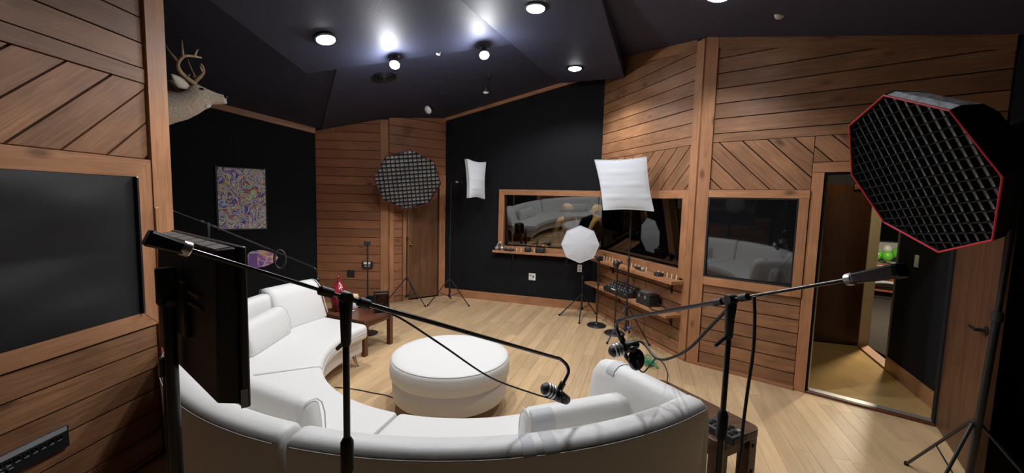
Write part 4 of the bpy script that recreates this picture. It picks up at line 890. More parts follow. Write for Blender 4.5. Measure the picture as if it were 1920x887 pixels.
# straight round base microphone stands near the shelves
def round_stand(label, c, h_, head):
    c = V((c[0], c[1], 0)); t = thing('round_base_stand', label, 'microphone stand', c, 'straight stands with round bases')
    MB().lathe(c, (0, 0, 1), [(0.13, 0), (0.135, 0.01), (0.12, 0.022), (0.03, 0.032), (0.018, 0.05)], 28).build('base', M['black'], t, smooth=40)
    MB().tube([c + V((0, 0, 0.03)), c + V((0, 0, h_))], 0.0095, 8).build('pole', M['black'], t, smooth=60)
    MB().lathe(c + V((0, 0, h_ * 0.6)), (0, 0, 1), [(0.011, 0), (0.017, 0.005), (0.017, 0.06), (0.011, 0.065)], 12).build('clutch', M['black_plastic'], t, smooth=40)
    if head == 'box': MB().abox(c + V((0, 0, h_ + 0.02)), 0.09, 0.05, 0.06, 0.4).build('mic_clip', M['black'], t, bevel=0.005)
    else:
        mb = MB(); mb.tube([c + V((0, 0, h_)), c + V((0, 0, h_ + 0.05)), c + V((0.05, -0.03, h_ + 0.08))], 0.016, 8); mb.ball(c + V((-0.02, -0.01, h_ + 0.05)), (0.045, 0, 0), (0, 0.045, 0), (0, 0, 0.05), 12, 8); mb.build('mic_clip', M['black'], t, smooth=50)
    return t
round_stand('slim round-base stand with a small boxy clip nearest the corner of the long window', (1.215, 5.63), 0.93, 'box')
round_stand('slim round-base stand with a bulky clip beside the tripod with the blue knob', (1.385, 5.30), 0.88, 'mic')
# ------------------------------------------------------------------ shelves under the long window and their things
def shelf(name, label, wall, s0_, s1_, z, dep, th_, brackets, cut=0.0):
    t = thing(name, label, 'shelf', wall.p((s0_ + s1_) / 2, z, dep / 2), 'wooden shelves below the long window')
    mb = MB(); mb.prism([wall.p(s0_, z - th_, 0.02), wall.p(s1_, z - th_, 0.02), wall.p(s1_, z - th_, dep), wall.p(s0_ + cut, z - th_, dep)], (0, 0, th_)); mb.build('board', M['trim_wood'], t, bevel=0.004)
    for s in brackets:
        n3 = V((wall.n.x, wall.n.y, 0)); mb = MB()
        mb.box(wall.p(s, z - th_ - 0.07, 0.026), V((wall.d.x, wall.d.y, 0)) * 0.02, n3 * 0.012, (0, 0, 0.14)); mb.box(wall.p(s, z - th_ - 0.006, dep * 0.45), V((wall.d.x, wall.d.y, 0)) * 0.02, n3 * dep * 0.7, (0, 0, 0.012))
        mb.tube(spline([wall.p(s, z - th_ - 0.12, 0.03), wall.p(s, z - th_ - 0.07, 0.06), wall.p(s, z - th_ - 0.03, 0.08), wall.p(s, z - th_ - 0.01, 0.12)], 4), 0.007, 6); mb.build('bracket', M['black'], t)
    return t
sc1 = shelf('window_shelf', 'long thin pine shelf below the glass on the black wall', wC, 0.96, wC.L - 0.10, 0.885, 0.14, 0.035, (1.3, 2.2))
sc2 = shelf('window_shelf', 'pine peg shelf below the glass on the wood wall', wD, 0.02, 1.985, 0.88, 0.20, 0.04, (0.5, 1.78), 0.1)
sc3 = shelf('window_shelf', 'lower pine shelf carrying the black mixer and the toolbox', wD, 0.04, 1.975, 0.50, 0.24, 0.035, (0.7, 1.80))
def peg(wall, s, z, par):
    MB().tube([wall.p(s, z, 0.075), wall.p(s, z + 0.055, 0.07)], 0.007, 8).build('peg', M['cream'], par)
for k in range(9): peg(wC, 1.22 + k * 0.075, 0.885, sc1)
for k in list(range(0, 8)) + [11, 12, 13, 15, 18, 19, 20, 21, 22]: peg(wD, 0.15 + k * 0.08, 0.88, sc2)
# things on the upper shelves
s, z = wC.on(948, 458, 0.06); c = wC.p(1.07, 0.885, 0.07); t = thing('grey_headset', 'grey folded headset standing at the end of the shelf on the black wall', 'headset', c)
MB().tube(spline([c + V((-0.05, 0, 0.02)), c + V((-0.04, 0, 0.09)), c + V((0.0, 0, 0.135)), c + V((0.03, 0, 0.10)), c + V((0.035, 0, 0.03))], 5), 0.014, 8).build('headband', M['silver'], t, smooth=60)
MB().ball(c + V((-0.05, 0, 0.035)), (0.035, 0, 0), (0, 0.03, 0), (0, 0, 0.035), 12, 8).build('ear_cup', M['grey'], t, smooth=60)
MB().ball(c + V((0.035, 0, 0.035)), (0.035, 0, 0), (0, 0.03, 0), (0, 0, 0.035), 12, 8).build('ear_cup', M['silver'], t, smooth=60)
for nm, lb, s, w_, h_, d_ in (('cable_box', 'flat black connector box beside the grey headset', 1.24, 0.16, 0.035, 0.08), ('headphones_case', 'small black rounded case on the shelf next to the flat box', 1.56, 0.10, 0.075, 0.08), ('headphones_case', 'larger black rounded case with a cable on the shelf', 1.77, 0.15, 0.085, 0.09)):
    c = wC.p(s, 0.887 + h_ / 2, 0.085); t = thing(nm, lb, 'case', c - V((0, 0, h_ / 2)))
    MB().box(c, V((wC.d.x, wC.d.y, 0)) * w_, V((wC.n.x, wC.n.y, 0)) * d_, (0, 0, h_)).build('body', M['black_plastic'], t, bevel=min(0.02, h_ * 0.35), seg=3)
    MB().tube(spline([c + V((w_ * 0.3, -0.03, h_ / 2)), c + V((w_ * 0.4, -0.05, h_ * 0.9)), c + V((w_ * 0.6, -0.04, 0)), c + V((w_ * 0.75, -0.03, -h_ / 2 + 0.006))], 5), 0.004, 6).build('lead', M['cable'], t)
c = wD.p(1.25, 0.88, 0.11); t = thing('handheld_microphone', 'black handheld microphone lying on the peg shelf', 'microphone', c)
ax_ = V((wD.d.x, wD.d.y, 0)); MB().lathe(c + V((0, 0, 0.022)) - ax_ * 0.1, ax_, [(0.008, 0), (0.013, 0.01), (0.017, 0.15), (0.02, 0.16)], 14).build('body', M['black'], t, smooth=40)
MB().ball(c + V((0, 0, 0.026)) + ax_ * 0.08, (0.026, 0, 0), (0, 0.026, 0), (0, 0, 0.026), 12, 8).build('grille', M['grey'], t, smooth=60)
c = wD.p(1.66, 0.88, 0.12); t = thing('cable_coil', 'short black cable coil at the end of the peg shelf', 'cable', c)
for k in range(3): MB().tube([c + V((0.05 * math.cos(a), 0.04 * math.sin(a), 0.008 + 0.012 * k)) for a in [2 * math.pi * i / 20 for i in range(21)]], 0.007, 6).build('loop', M['cable'], t, smooth=60)
# black mixer and toolbox on the lower shelf
c = wD.p(0.92, 0.50, 0.15); ux, uy = V((wD.d.x, wD.d.y, 0)), V((wD.n.x, wD.n.y, 0))
t = thing('mixer', 'black sloped audio mixer on the lower shelf', 'mixer', c)
MB().prism([c - ux * 0.27 - uy * 0.11 + V((0, 0, 0.002)), c - ux * 0.27 + uy * 0.11 + V((0, 0, 0.002)), c - ux * 0.27 + uy * 0.11 + V((0, 0, 0.05)), c - ux * 0.27 - uy * 0.11 + V((0, 0, 0.13))], ux * 0.54).build('body', M['black_plastic'], t, bevel=0.008)
for i in range(8):
    for j in range(3):
        q = c + ux * (-0.22 + 0.062 * i) + uy * (-0.06 + 0.055 * j) + V((0, 0, 0.110 - 0.020 * j)); MB().lathe(q, V((0, 0, 1)) + uy * 0.25, [(0.009, 0), (0.008, 0.014), (0, 0.015)], 8).build('mixer_knob', M['grey'], t)
MB().box(c + uy * 0.095 - ux * 0.02 + V((0, 0, 0.058)), ux * 0.11, uy * 0.012, (0, 0, 0.012)).build('label_strip', M['white_plastic'], t)
c = wD.p(1.50, 0.50, 0.14); t = thing('toolbox', 'small black toolbox with metal latches on the lower shelf', 'toolbox', c)
MB().box(c + V((0, 0, 0.055)), ux * 0.26, uy * 0.15, (0, 0, 0.11)).build('body', M['black_plastic'], t, bevel=0.008)
MB().box(c + V((0, 0, 0.13)), ux * 0.262, uy * 0.152, (0, 0, 0.036)).build('lid', M['black_plastic'], t, bevel=0.008)
MB().box(c + V((0, 0, 0.152)) - ux * 0.02, ux * 0.17, uy * 0.09, (0, 0, 0.006)).build('tray', M['silver'], t)
for a in (-0.06, 0.06): MB().box(c + ux * a + uy * 0.078 + V((0, 0, 0.105)), ux * 0.025, uy * 0.008, (0, 0, 0.04)).build('latch', M['silver'], t)
c = wD.p(1.72, 0.50, 0.15); t = thing('cable_coil', 'thin black cable looped beside the toolbox', 'cable', c)
MB().tube([c + V((0.09 * math.cos(a), 0.12 * math.sin(a), 0.008 + 0.03 * max(0, math.sin(a)))) for a in [2 * math.pi * i / 28 for i in range(29)]], 0.007, 6).build('loop', M['cable'], t, smooth=60)
# ------------------------------------------------------------------ painting and small painted board on the black wall
def paint_mat(name, sc_, stops, dist=2.5, bands=3.2):
    m, nt, b = new_mat(name); N, Lk = nt.nodes.new, nt.links.new
    tc = N('ShaderNodeTexCoord'); n1 = N('ShaderNodeTexNoise'); n1.inputs['Scale'].default_value = sc_; n1.inputs['Detail'].default_value = 2; n1.inputs['Distortion'].default_value = dist
    Lk(tc.outputs['Object'], n1.inputs['Vector'])
    m1 = N('ShaderNodeMath'); m1.operation = 'MULTIPLY'; m1.inputs[1].default_value = bands; Lk(n1.outputs['Fac'], m1.inputs[0])
    m2 = N('ShaderNodeMath'); m2.operation = 'FRACT'; Lk(m1.outputs[0], m2.inputs[0])
    r = N('ShaderNodeValToRGB'); r.color_ramp.interpolation = 'CONSTANT'
    while len(r.color_ramp.elements) < len(stops): r.color_ramp.elements.new(0.5)
    for e, (p_, c_) in zip(r.color_ramp.elements, stops): e.position = p_; e.color = (*c_, 1)
    Lk(m2.outputs[0], r.inputs['Fac'])
    vo = N('ShaderNodeTexVoronoi'); vo.inputs['Scale'].default_value = sc_ * 1.6; vo.feature = 'DISTANCE_TO_EDGE'; 
    ad = N('ShaderNodeMixRGB'); ad.blend_type = 'MIX'; ad.inputs[0].default_value = 0.06; Lk(tc.outputs['Object'], ad.inputs[1]); Lk(n1.outputs['Color'], ad.inputs[2]); Lk(ad.outputs[0], vo.inputs['Vector'])
    lt = N('ShaderNodeMath'); lt.operation = 'LESS_THAN'; lt.inputs[1].default_value = 0.018; Lk(vo.outputs['Distance'], lt.inputs[0])
    mx = N('ShaderNodeMixRGB'); Lk(lt.outputs[0], mx.inputs[0]); Lk(r.outputs['Color'], mx.inputs[1]); mx.inputs[2].default_value = (0.55, 0.55, 0.5, 1)
    Lk(mx.outputs[0], b.inputs['Base Color']); b.inputs['Roughness'].default_value = 0.5; return m
a, b_, c_, d_ = wA.on(407, 313, 0.03), wA.on(497, 319, 0.03), wA.on(499, 428, 0.03), wA.on(410, 430, 0.03)
sL, sR, zB, zT = (a[0] + d_[0]) / 2, (b_[0] + c_[0]) / 2, (c_[1] + d_[1]) / 2, (a[1] + b_[1]) / 2
t = thing('painting', 'colourful swirling abstract painting on the black wall behind the sofa', 'painting', wA.p((sL + sR) / 2, (zT + zB) / 2, 0))
mb = MB(); slab(mb, wA, sL, sR, zB, zT, 0.022, 0.032); mb.build('canvas', paint_mat('swirling paint', 4.5, [(0.0, (0.03, 0.03, 0.16)), (0.12, (0.10, 0.18, 0.75)), (0.26, (0.60, 0.66, 0.60)), (0.38, (0.36, 0.10, 0.55)), (0.50, (0.80, 0.62, 0.08)), (0.60, (0.08, 0.42, 0.30)), (0.70, (0.80, 0.78, 0.70)), (0.82, (0.03, 0.03, 0.05)), (0.89, (0.75, 0.22, 0.12))], 2.5, 4.0), t)
mb = MB()
for (x0, x1, y0, y1) in ((sL - 0.02, sL, zB - 0.02, zT + 0.02), (sR, sR + 0.012, zB - 0.02, zT + 0.02), (sL, sR, zB - 0.02, zB), (sL, sR, zT, zT + 0.012)): slab(mb, wA, x0, x1, y0, y1, 0.034, 0.034)
mb.build('frame', M['black'], t)
cx = wA.on(491, 485, 0.02); t = thing('painted_board', 'small oval board painted purple and orange low on the black wall', 'board', wA.p(cx[0], cx[1], 0.0))
mb = MB(); out = []
for i in range(28):
    a = 2 * math.pi * i / 28; x = 0.21 * math.cos(a); y = 0.125 * math.sin(a) * (1 - 0.25 * math.cos(a)); out.append(wA.p(cx[0] + max(x, -0.18), cx[1] + y, 0.012))
mb.prism(out, V((wA.n.x, wA.n.y, 0)) * 0.016); mb.build('panel', paint_mat('purple and orange bands', 2.2, [(0.0, (0.30, 0.12, 0.42)), (0.25, (0.55, 0.22, 0.22)), (0.45, (0.62, 0.42, 0.22)), (0.6, (0.42, 0.22, 0.55)), (0.8, (0.18, 0.10, 0.32))], 1.2, 7.0), t)
mb = MB(); slab(mb, wA, cx[0] - 0.165, cx[0] - 0.06, cx[1] - 0.115, cx[1] + 0.085, 0.004, 0.032); mb.build('inset', mat('violet inset', (0.16, 0.08, 0.30), 0.5), t)
#@@PART5
# ------------------------------------------------------------------ boom microphone stands in the foreground
def boom_stand(label, base, pivot, front, rear, r=0.0078, weight=0.105, group='boom microphone stands', pole=0.0112, feet=(20, 140, 260), fr=0.30):
    base = V((base[0], base[1], 0)); pivot, front, rear = V(pivot), V(front), V(rear)
    t = thing('boom_stand', label, 'microphone stand', base, group)
    for a in feet:
        d = V((math.cos(R_(a)), math.sin(R_(a)), 0)); lg = MB().tube([base + V((0, 0, 0.10)) + d * 0.02, base + d * fr + V((0, 0, 0.014))], 0.009, 8).build('leg', M['black_gloss'], t)
        MB().lathe(base + d * (fr - 0.01), (0, 0, 1), [(0.015, 0), (0.015, 0.022), (0.01, 0.028)], 8).build('rubber_foot', M['black_matte'], lg)
    MB().lathe(base + V((0, 0, 0.05)), (0, 0, 1), [(0.02, 0), (0.03, 0.01), (0.03, 0.08), (0.018, 0.10)], 14).build('collar', M['black_plastic'], t, smooth=40)
    top = pivot - V((0, 0, 0.03)); mid = base + (top - base) * 0.72
    MB().tube([base + V((0, 0, 0.06)), mid], pole, 14).build('lower_tube', M['black_gloss'], t, smooth=60)
    MB().tube([mid - V((0, 0, 0.02)), top], pole * 0.8, 14).build('upper_tube', M['black_gloss'], t, smooth=60)
    MB().lathe(mid - V((0, 0, 0.05)), (0, 0, 1), [(pole, 0), (pole + 0.006, 0.004), (pole + 0.006, 0.085), (pole * 0.8, 0.10)], 14).build('clutch', M['black_plastic'], t, smooth=40)
    d = (front - rear).normalized(); s_ = d.cross(V((0, 0, 1))).normalized()
    mb = MB(); mb.lathe(top - V((0, 0, 0.10)), (0, 0, 1), [(pole * 0.85, 0), (0.013, 0.01), (0.0145, 0.07), (0.018, 0.115), (0.012, 0.135)], 14); mb.lathe(pivot - s_ * 0.016, s_, [(0.015, 0), (0.017, 0.005), (0.017, 0.027), (0.014, 0.032)], 14)
    mb.build('swivel', M['black_plastic'], t, smooth=40)
    MB().tube([top - V((0, 0, 0.085)), top - V((0, 0, 0.10)) - s_ * 0.05 + V((0, 0, -0.02))], 0.006, 8).build('wing_lever', M['black'], t)
    for k in (-0.055, 0.055): MB().lathe(pivot + d * (k - 0.02), d, [(r, 0), (r + 0.0045, 0.004), (r + 0.0045, 0.036), (r, 0.04)], 14).build('boom_clutch', M['black_plastic'], t, smooth=40)
    if weight:
        w0 = rear + d * weight
        MB().tube([w0, pivot], r * 0.62, 12).build('rear_tube', M['black_gloss'], t, smooth=60)
        u, v_, a_ = basis(-d); rg = []
        for f, hw, hh in ((0.0, 0.012, 0.012), (0.1 * weight, 0.014, 0.012), (0.95 * weight, 0.020, 0.016), (1.02 * weight, 0.018, 0.014)):
            c = w0 - d * f; rg.append([c + u * x + v_ * y for x, y in ((-hw, -hh * 0.7), (-hw * 0.7, -hh), (hw * 0.7, -hh), (hw, -hh * 0.7), (hw, hh * 0.7), (hw * 0.7, hh), (-hw * 0.7, hh), (-hw, hh * 0.7))])
        MB().loft(rg).build('counterweight', M['black_gloss'], t)
        MB().lathe(w0, -d, [(0.013, -0.012), (0.015, -0.01), (0.015, 0.004), (0.012, 0.006)], 12).build('weight_collar', M['silver'], t, smooth=40)
    else: MB().tube([rear, pivot], r * 0.75, 10).build('rear_tube', M['black_gloss'], t, smooth=60)
    return t, d
def studio_mic(label, tip, axis, yoke_from, name='studio_microphone', ring='silver', size=1.0):
    """side-yoke dynamic microphone: grille with pale ribs, body, yoke"""
    tip, axis = V(tip), V(axis).normalized(); t = thing(name, label, 'microphone', tip, 'boom microphones'); k = size
    MB().lathe(tip, axis, [(0.0, -0.085 * k), (0.014 * k, -0.082 * k), (0.02 * k, -0.075 * k), (0.027 * k, -0.03 * k), (0.027 * k, 0.0)], 20).build('body', M['black'], t, smooth=40)
    g = MB().lathe(tip, axis, [(0.025 * k, 0.0), (0.029 * k, 0.006 * k), (0.030 * k, 0.04 * k), (0.026 * k, 0.06 * k), (0.014 * k, 0.072 * k), (0.0, 0.075 * k)], 20).build('grille', M['black_plastic'], t, smooth=50)
    for h_ in (0.008, 0.024, 0.040): MB().lathe(tip + axis * h_ * k, axis, [(0.0295 * k, 0), (0.0325 * k, 0.002 * k), (0.0325 * k, 0.009 * k), (0.0295 * k, 0.011 * k)], 20).build('rib', M[ring], g, smooth=40)
    u, v_, a_ = basis(axis)
    y0 = V(yoke_from); MB().tube(spline([y0, y0 + (tip - y0) * 0.25 + u * 0.03 * k, tip + u * 0.036 * k - axis * 0.02 * k, tip + u * 0.034 * k - axis * 0.05 * k], 5), 0.006 * k, 8).build('yoke', M['black'], t, smooth=60)
    MB().lathe(tip + u * 0.026 * k - axis * 0.03 * k, u, [(0.012 * k, 0), (0.014 * k, 0.004), (0.014 * k, 0.018), (0, 0.02)], 12).build('yoke_knob', M['black_plastic'], t)
    return t
def cable(label, pts, r=0.0035, k=8, name='cable'):
    t = thing(name, label, 'cable', pts[0]); MB().tube(spline(pts, k), r, 8).build('sheath', M['cable'], t, smooth=60); return t
# stand in front of the sofa, boom reaching over the seats
pv = at(648, 558, 1.05); fe = at(1046, 672, 1.77); re_ = at(275, 445, 0.77)
t1, d = boom_stand('black boom microphone stand before the sofa with its boom over the seats', (pv.x, pv.y), pv, fe, re_, weight=0.06, feet=(200, 320, 80), fr=0.28)
bend = spline([fe - d * 0.02, fe + d * 0.02, at(1062, 684, 1.80), at(1066, 697, 1.80), at(1060, 712, 1.80), at(1052, 725, 1.80)], 6)
MB().tube([pv, fe], 0.0074, 12).build('boom_tube', M['black_gloss'], t1, smooth=60)
MB().tube(bend, 0.0076, 12).build('gooseneck', M['black_gloss'], t1, smooth=60)
MB().tube([at(1056, 718, 1.80), at(1050, 729, 1.80)], 0.014, 12).build('mic_thread', M['black'], t1, smooth=60)
studio_mic('black studio microphone with a striped head hanging over the low bolster', at(1040, 738, 1.79), (-0.85, -0.25, 0.55), at(1050, 729, 1.80))
cable('black microphone cable drooping from the boom before the sofa', [at(724, 584, 1.20), at(760, 602, 1.25), at(830, 648, 1.38), at(920, 708, 1.58), at(1000, 738, 1.72), at(1042, 750, 1.78)])
# stand by the sofa's raised arm
pv2 = at(1371, 562, 1.30); fe2 = at(1178, 596, 1.93); re2 = at(1690, 507, 0.87)
t2, d2_ = boom_stand('black boom microphone stand beside the raised sofa arm', (pv2.x, pv2.y), pv2, fe2, re2, feet=(300, 60, 180), fr=0.24)
MB().tube([pv2, fe2], 0.0076, 12).build('boom_tube', M['black_gloss'], t2, smooth=60)
MB().tube(spline([fe2 - d2_ * 0.02, fe2 + d2_ * 0.02, at(1160, 602, 1.98), at(1156, 610, 2.0), at(1158, 622, 2.0), at(1164, 634, 2.0)], 6), 0.0085, 12).build('gooseneck', M['black_gloss'], t2, smooth=60)
MB().tube([at(1162, 628, 2.0), at(1168, 640, 2.0)], 0.015, 12).build('mic_thread', M['black'], t2, smooth=60)
studio_mic('black studio microphone with a pale ribbed head above the raised sofa arm', at(1168, 653, 1.99), (-0.9, -0.25, -0.20), at(1168, 640, 2.0), size=1.05)
t = thing('shock_mount_disc', 'round black pop filter disc clamped under the ribbed microphone', 'pop filter', at(1193, 674, 2.0))
u_ = V((0.5, -0.8, 0.2)).normalized(); MB().lathe(at(1193, 674, 2.0), u_, [(0.0, -0.012), (0.04, -0.012), (0.052, -0.006), (0.054, 0.004), (0.048, 0.012), (0.02, 0.016), (0.018, 0.026), (0.0, 0.028)], 24).build('disc', M['black_gloss'], t, smooth=40)
MB().tube(spline([at(1168, 645, 2.0), at(1172, 665, 2.0), at(1182, 678, 2.0), at(1192, 682, 2.02)], 5), 0.011, 10).build('clamp_arm', M['black'], t, smooth=60)
cable('thick cable hanging in a wide loop from the boom beside the raised arm', [at(1364, 580, 1.33), at(1330, 615, 1.45), at(1290, 655, 1.62), at(1252, 673, 1.78), at(1230, 671, 1.86), at(1212, 650, 1.95), at(1200, 640, 1.98), at(1188, 643, 1.99)], 0.006)
cable('thin cable dropping from the hanging loop to the brown table', [at(1236, 673, 1.83), at(1246, 685, 1.95), at(1252, 702, 2.15), at(1255, 722, 2.45), V((1.17, 2.50, 0.49))], 0.0035)
cable('thin cable curling under the round black disc', [at(1230, 671, 1.86), at(1218, 686, 1.90), at(1206, 698, 1.94), at(1196, 690, 1.97)], 0.0035)
cable('long black cable hanging down beside the boom stand pole', [at(1414, 556, 1.20), at(1415, 600, 1.20), at(1412, 660, 1.21), at(1402, 730, 1.22), at(1393, 800, 1.23), at(1383, 887, 1.24), V((0.72, 1.30, 0.3)), V((0.73, 1.36, 0.006))], 0.005)
# third boom stand behind the far part of the sofa
p3 = at(390, 420, 3.95); f3 = at(585, 500, 4.80); r3 = at(300, 386, 3.58)
t3, d3_ = boom_stand('thin dark boom stand behind the sofa, crossing below the painting', (p3.x, p3.y), p3, f3, r3, weight=False, feet=(60, 170, 300), fr=0.20)
MB().tube([p3, f3], 0.0085, 10).build('boom_tube', M['black_gloss'], t3, smooth=60)
MB().tube(spline([f3, at(592, 505, 4.8), at(594, 515, 4.8), at(592, 524, 4.8)], 5), 0.008, 8).build('gooseneck', M['black_gloss'], t3, smooth=60)
studio_mic('dark studio microphone hanging behind the tall back cushion', at(590, 532, 4.8), (-0.6, 0.3, -0.7), at(592, 524, 4.8), ring='grey', size=1.2)
cb = at(525, 486, 4.4); t = thing('cable_coil', 'loop of black cable hanging on the boom below the painting', 'cable', cb)
MB().tube([cb + V((0.05 * math.cos(a), 0.02 * math.cos(a), 0.10 * math.sin(a))) for a in [2 * math.pi * i / 24 for i in range(25)]], 0.012, 8).build('loop', M['cable'], t, smooth=60)
# ------------------------------------------------------------------ floor cable and green string
t = cable('thin black cable running across the floor to the ottoman', [fl(628, 726, 0.004), fl(665, 730, 0.004), fl(700, 737, 0.004), fl(732, 744, 0.004), V((-0.75, 3.2, 0.004))], 0.005)
gc = fl(1216, 684, 0.0); t = thing('green_string', 'tangled bright green string lying on the floor behind the sofa arm', 'string', gc)
for k in range(7):
    rr, ph, ox, oy = 0.03 + 0.006 * k, k * 1.3, 0.02 * math.cos(2 * k), 0.05 * math.sin(1.7 * k)
    MB().tube([gc + V((ox + rr * math.cos(a), oy + rr * 1.3 * math.sin(a + ph), 0.01 + 0.012 * k * (0.5 + 0.5 * math.sin(2 * a + ph)))) for a in [2 * math.pi * i / 20 for i in range(21)]], 0.005, 6).build('strand', M['green_string'], t)
# ------------------------------------------------------------------ screen on a pole at the left
A_, B_ = V((-0.845, 1.30)), V((-1.49, 1.82)); sd = (B_ - A_).normalized(); wn = V((-sd.y, sd.x)); wn = wn if wn.y > 0 else -wn   # wn: the way the picture faces
Ls = (B_ - A_).length; z0, z1 = 1.02, 1.552
t = thing('monitor', 'black flat monitor seen from behind on a floor pole beside the post', 'monitor', V(((A_ + B_) / 2).to_tuple() + (z0,)))
def sp(s, z, o): q = A_ + sd * s + wn * o; return V((q.x, q.y, z))
S3, N3 = V((sd.x, sd.y, 0)), V((wn.x, wn.y, 0))
MB().box(sp(Ls / 2, (z0 + z1) / 2, -0.012), S3 * Ls, N3 * 0.024, (0, 0, z1 - z0)).build('bezel', M['black'], t, bevel=0.006)
MB().box(sp(Ls / 2, (z0 + z1) / 2 + 0.01, 0.001), S3 * (Ls - 0.04), N3 * 0.004, (0, 0, z1 - z0 - 0.06)).build('screen', M['glass_dark'], t)
bk = MB(); a, b = 0.02, Ls - 0.02
fr_ = [sp(a, z0 + 0.01, -0.024), sp(b, z0 + 0.01, -0.024), sp(b, z1 - 0.004, -0.024), sp(a, z1 - 0.004, -0.024)]; bc = [sp(a + 0.015, z0 + 0.03, -0.085), sp(b - 0.015, z0 + 0.03, -0.085), sp(b - 0.01, z1 - 0.012, -0.075), sp(a + 0.01, z1 - 0.012, -0.075)]
bk.add(fr_ + bc, [[3, 2, 1, 0], [4, 5, 6, 7]] + [[i, (i + 1) % 4, 4 + (i + 1) % 4, 4 + i] for i in range(4)]); bko = bk.build('back_cover', M['black_plastic'], t, bevel=0.006)
e0, e1, e2, e3 = fr_[3], fr_[2], bc[2], bc[3]
for k in range(6):
    f0, f1 = 0.04 + k * 0.155, 0.04 + k * 0.155 + 0.14; g = lambda f, h_: (e0 + (e1 - e0) * f) * (1 - h_) + (e3 + (e2 - e3) * f) * h_
    up = (e1 - e0).cross(e3 - e0).normalized(); up = up if up.z > 0 else -up
    MB().prism([g(f0, 0.1), g(f1, 0.1), g(f1, 0.9), g(f0, 0.9)], up * 0.002).build('vent_panel', M['vent'], bko)
MB().box(sp(Ls / 2, 1.30, -0.09), S3 * 0.20, N3 * 0.02, (0, 0, 0.20)).build('mount_plate', M['black'], t, bevel=0.004)
for z_ in (1.37, 1.33): MB().box(sp(Ls / 2 - 0.16, z_, -0.085), S3 * 0.16, N3 * 0.008, (0, 0, 0.010)).build('vent_slot', M['vent'], t)
MB().box(sp(0.0, 1.055, -0.02), S3 * 0.004, N3 * 0.02, (0, 0, 0.06)).build('rating_label', M['grey'], t)
for dz in (0.0, 0.03): MB().box(sp(Ls - 0.17, 1.20 + dz, -0.086), S3 * 0.03, N3 * 0.008, (0, 0, 0.014)).build('port', M['grey'], t)
pp = at(316, 560, 1.50); t = thing('monitor_pole', 'thick black floor pole with bracket carrying the monitor', 'stand', V((pp.x, pp.y, 0)))
MB().lathe((pp.x, pp.y, 0), (0, 0, 1), [(0.20, 0), (0.20, 0.012), (0.04, 0.02), (0.03, 0.04)], 28).build('base', M['black'], t, smooth=40)
MB().tube([(pp.x, pp.y, 0.02), (pp.x, pp.y, 1.42)], 0.021, 16).build('pole', M['black'], t, smooth=60)
MB().box((pp.x - 0.005, pp.y, 1.37), S3 * 0.05, N3 * 0.06, (0, 0, 0.14)).build('bracket', M['black_plastic'], t, bevel=0.008)
q0, q1 = V((pp.x, pp.y, 1.33)), sp(Ls / 2, 1.31, -0.115); MB().tube([q0, q1], 0.016, 10).build('bracket_arm', M['black'], t)
MB().box((pp.x - 0.03, pp.y, 1.06), S3 * 0.02, N3 * 0.03, (0, 0, 0.07)).build('cable_clip', M['black'], t)
MB().tube(spline([(pp.x - 0.027, pp.y, 1.05), (pp.x - 0.032, pp.y, 0.85), (pp.x - 0.026, pp.y, 0.6), (pp.x - 0.034, pp.y, 0.3), (pp.x - 0.03, pp.y, 0.03)], 6), 0.006, 8).build('power_lead', M['cable'], t, smooth=60)
# ------------------------------------------------------------------ microphone panel on the left wall
sa, za = wL.on(124, 805, 0.018); s_in = wL.on(0, 830, 0.018)[0] - 0.12
t = thing('wall_input_panel', 'black metal panel with rows of sockets low on the left wood wall', 'input panel', wL.p((sa + s_in) / 2, za, 0.02))
u3, n3 = V((wL.d.x, wL.d.y, 0)), V((wL.n.x, wL.n.y, 0)); zc_ = za - 0.03; Wp = sa - s_in
MB().box(wL.p((sa + s_in) / 2, zc_, 0.026), u3 * Wp, n3 * 0.014, (0, 0, 0.115)).build('plate', M['black'], t, bevel=0.002)
MB().box(wL.p((sa + s_in) / 2, zc_ + 0.043, 0.034), u3 * (Wp - 0.02), n3 * 0.003, (0, 0, 0.022)).build('label_strip', M['grey'], t)
k = 0; s = sa - 0.045
while s > s_in + 0.02:
    MB().lathe(wL.p(s, zc_ + 0.014, 0.032), n3, [(0.013, 0), (0.013, 0.004), (0.010, 0.005), (0.010, 0.001)], 12).build('socket', M['black_gloss'], t)
    MB().box(wL.p(s, zc_ - 0.002, 0.034), u3 * 0.018, n3 * 0.004, (0, 0, 0.004)).build('socket_tab', M['grey'], t)
    if k in (6, 7): 
        MB().box(wL.p(s, zc_ - 0.03, 0.038), u3 * 0.022, n3 * 0.014, (0, 0, 0.035)).build('jack', M['black_gloss'], t, bevel=0.002); MB().box(wL.p(s, zc_ - 0.013, 0.046), u3 * 0.018, n3 * 0.004, (0, 0, 0.004)).build('jack_tab', M['silver'], t)
    s -= 0.034; k += 1
# ------------------------------------------------------------------ deer head on the hidden side wall
fdir = V((wH.n.x, wH.n.y)); dp0 = V((wH.A + wH.d * 1.22)); wDe = Wall(tuple(dp0), tuple(dp0 + fdir)); side = V((-fdir.y, fdir.x, 0)); side = side if side.y < 0 else -side   # side: towards the camera
F3 = V((fdir.x, fdir.y, 0)); UP = V((0, 0, 1))
def dq(x, y, o=0.0): s, z = wDe.on(x, y); return V((dp0.x, dp0.y, 0)) + F3 * s + UP * z + side * o
PXM = (dq(400, 180) - dq(300, 180)).length / 100
M['fur'] = mat('grey brown deer fur', (0.48, 0.38, 0.285), 0.9, bump=0.4, bscale=60, var=0.25, sheen=0.3)
M['fur_white'] = mat('white deer fur', (0.62, 0.58, 0.52), 0.9)
M['antler'] = wood('brown antler', (0.22, 0.13, 0.065), (0.42, 0.29, 0.17), along=(9, 9, 9), knots=False, vary=0.0)
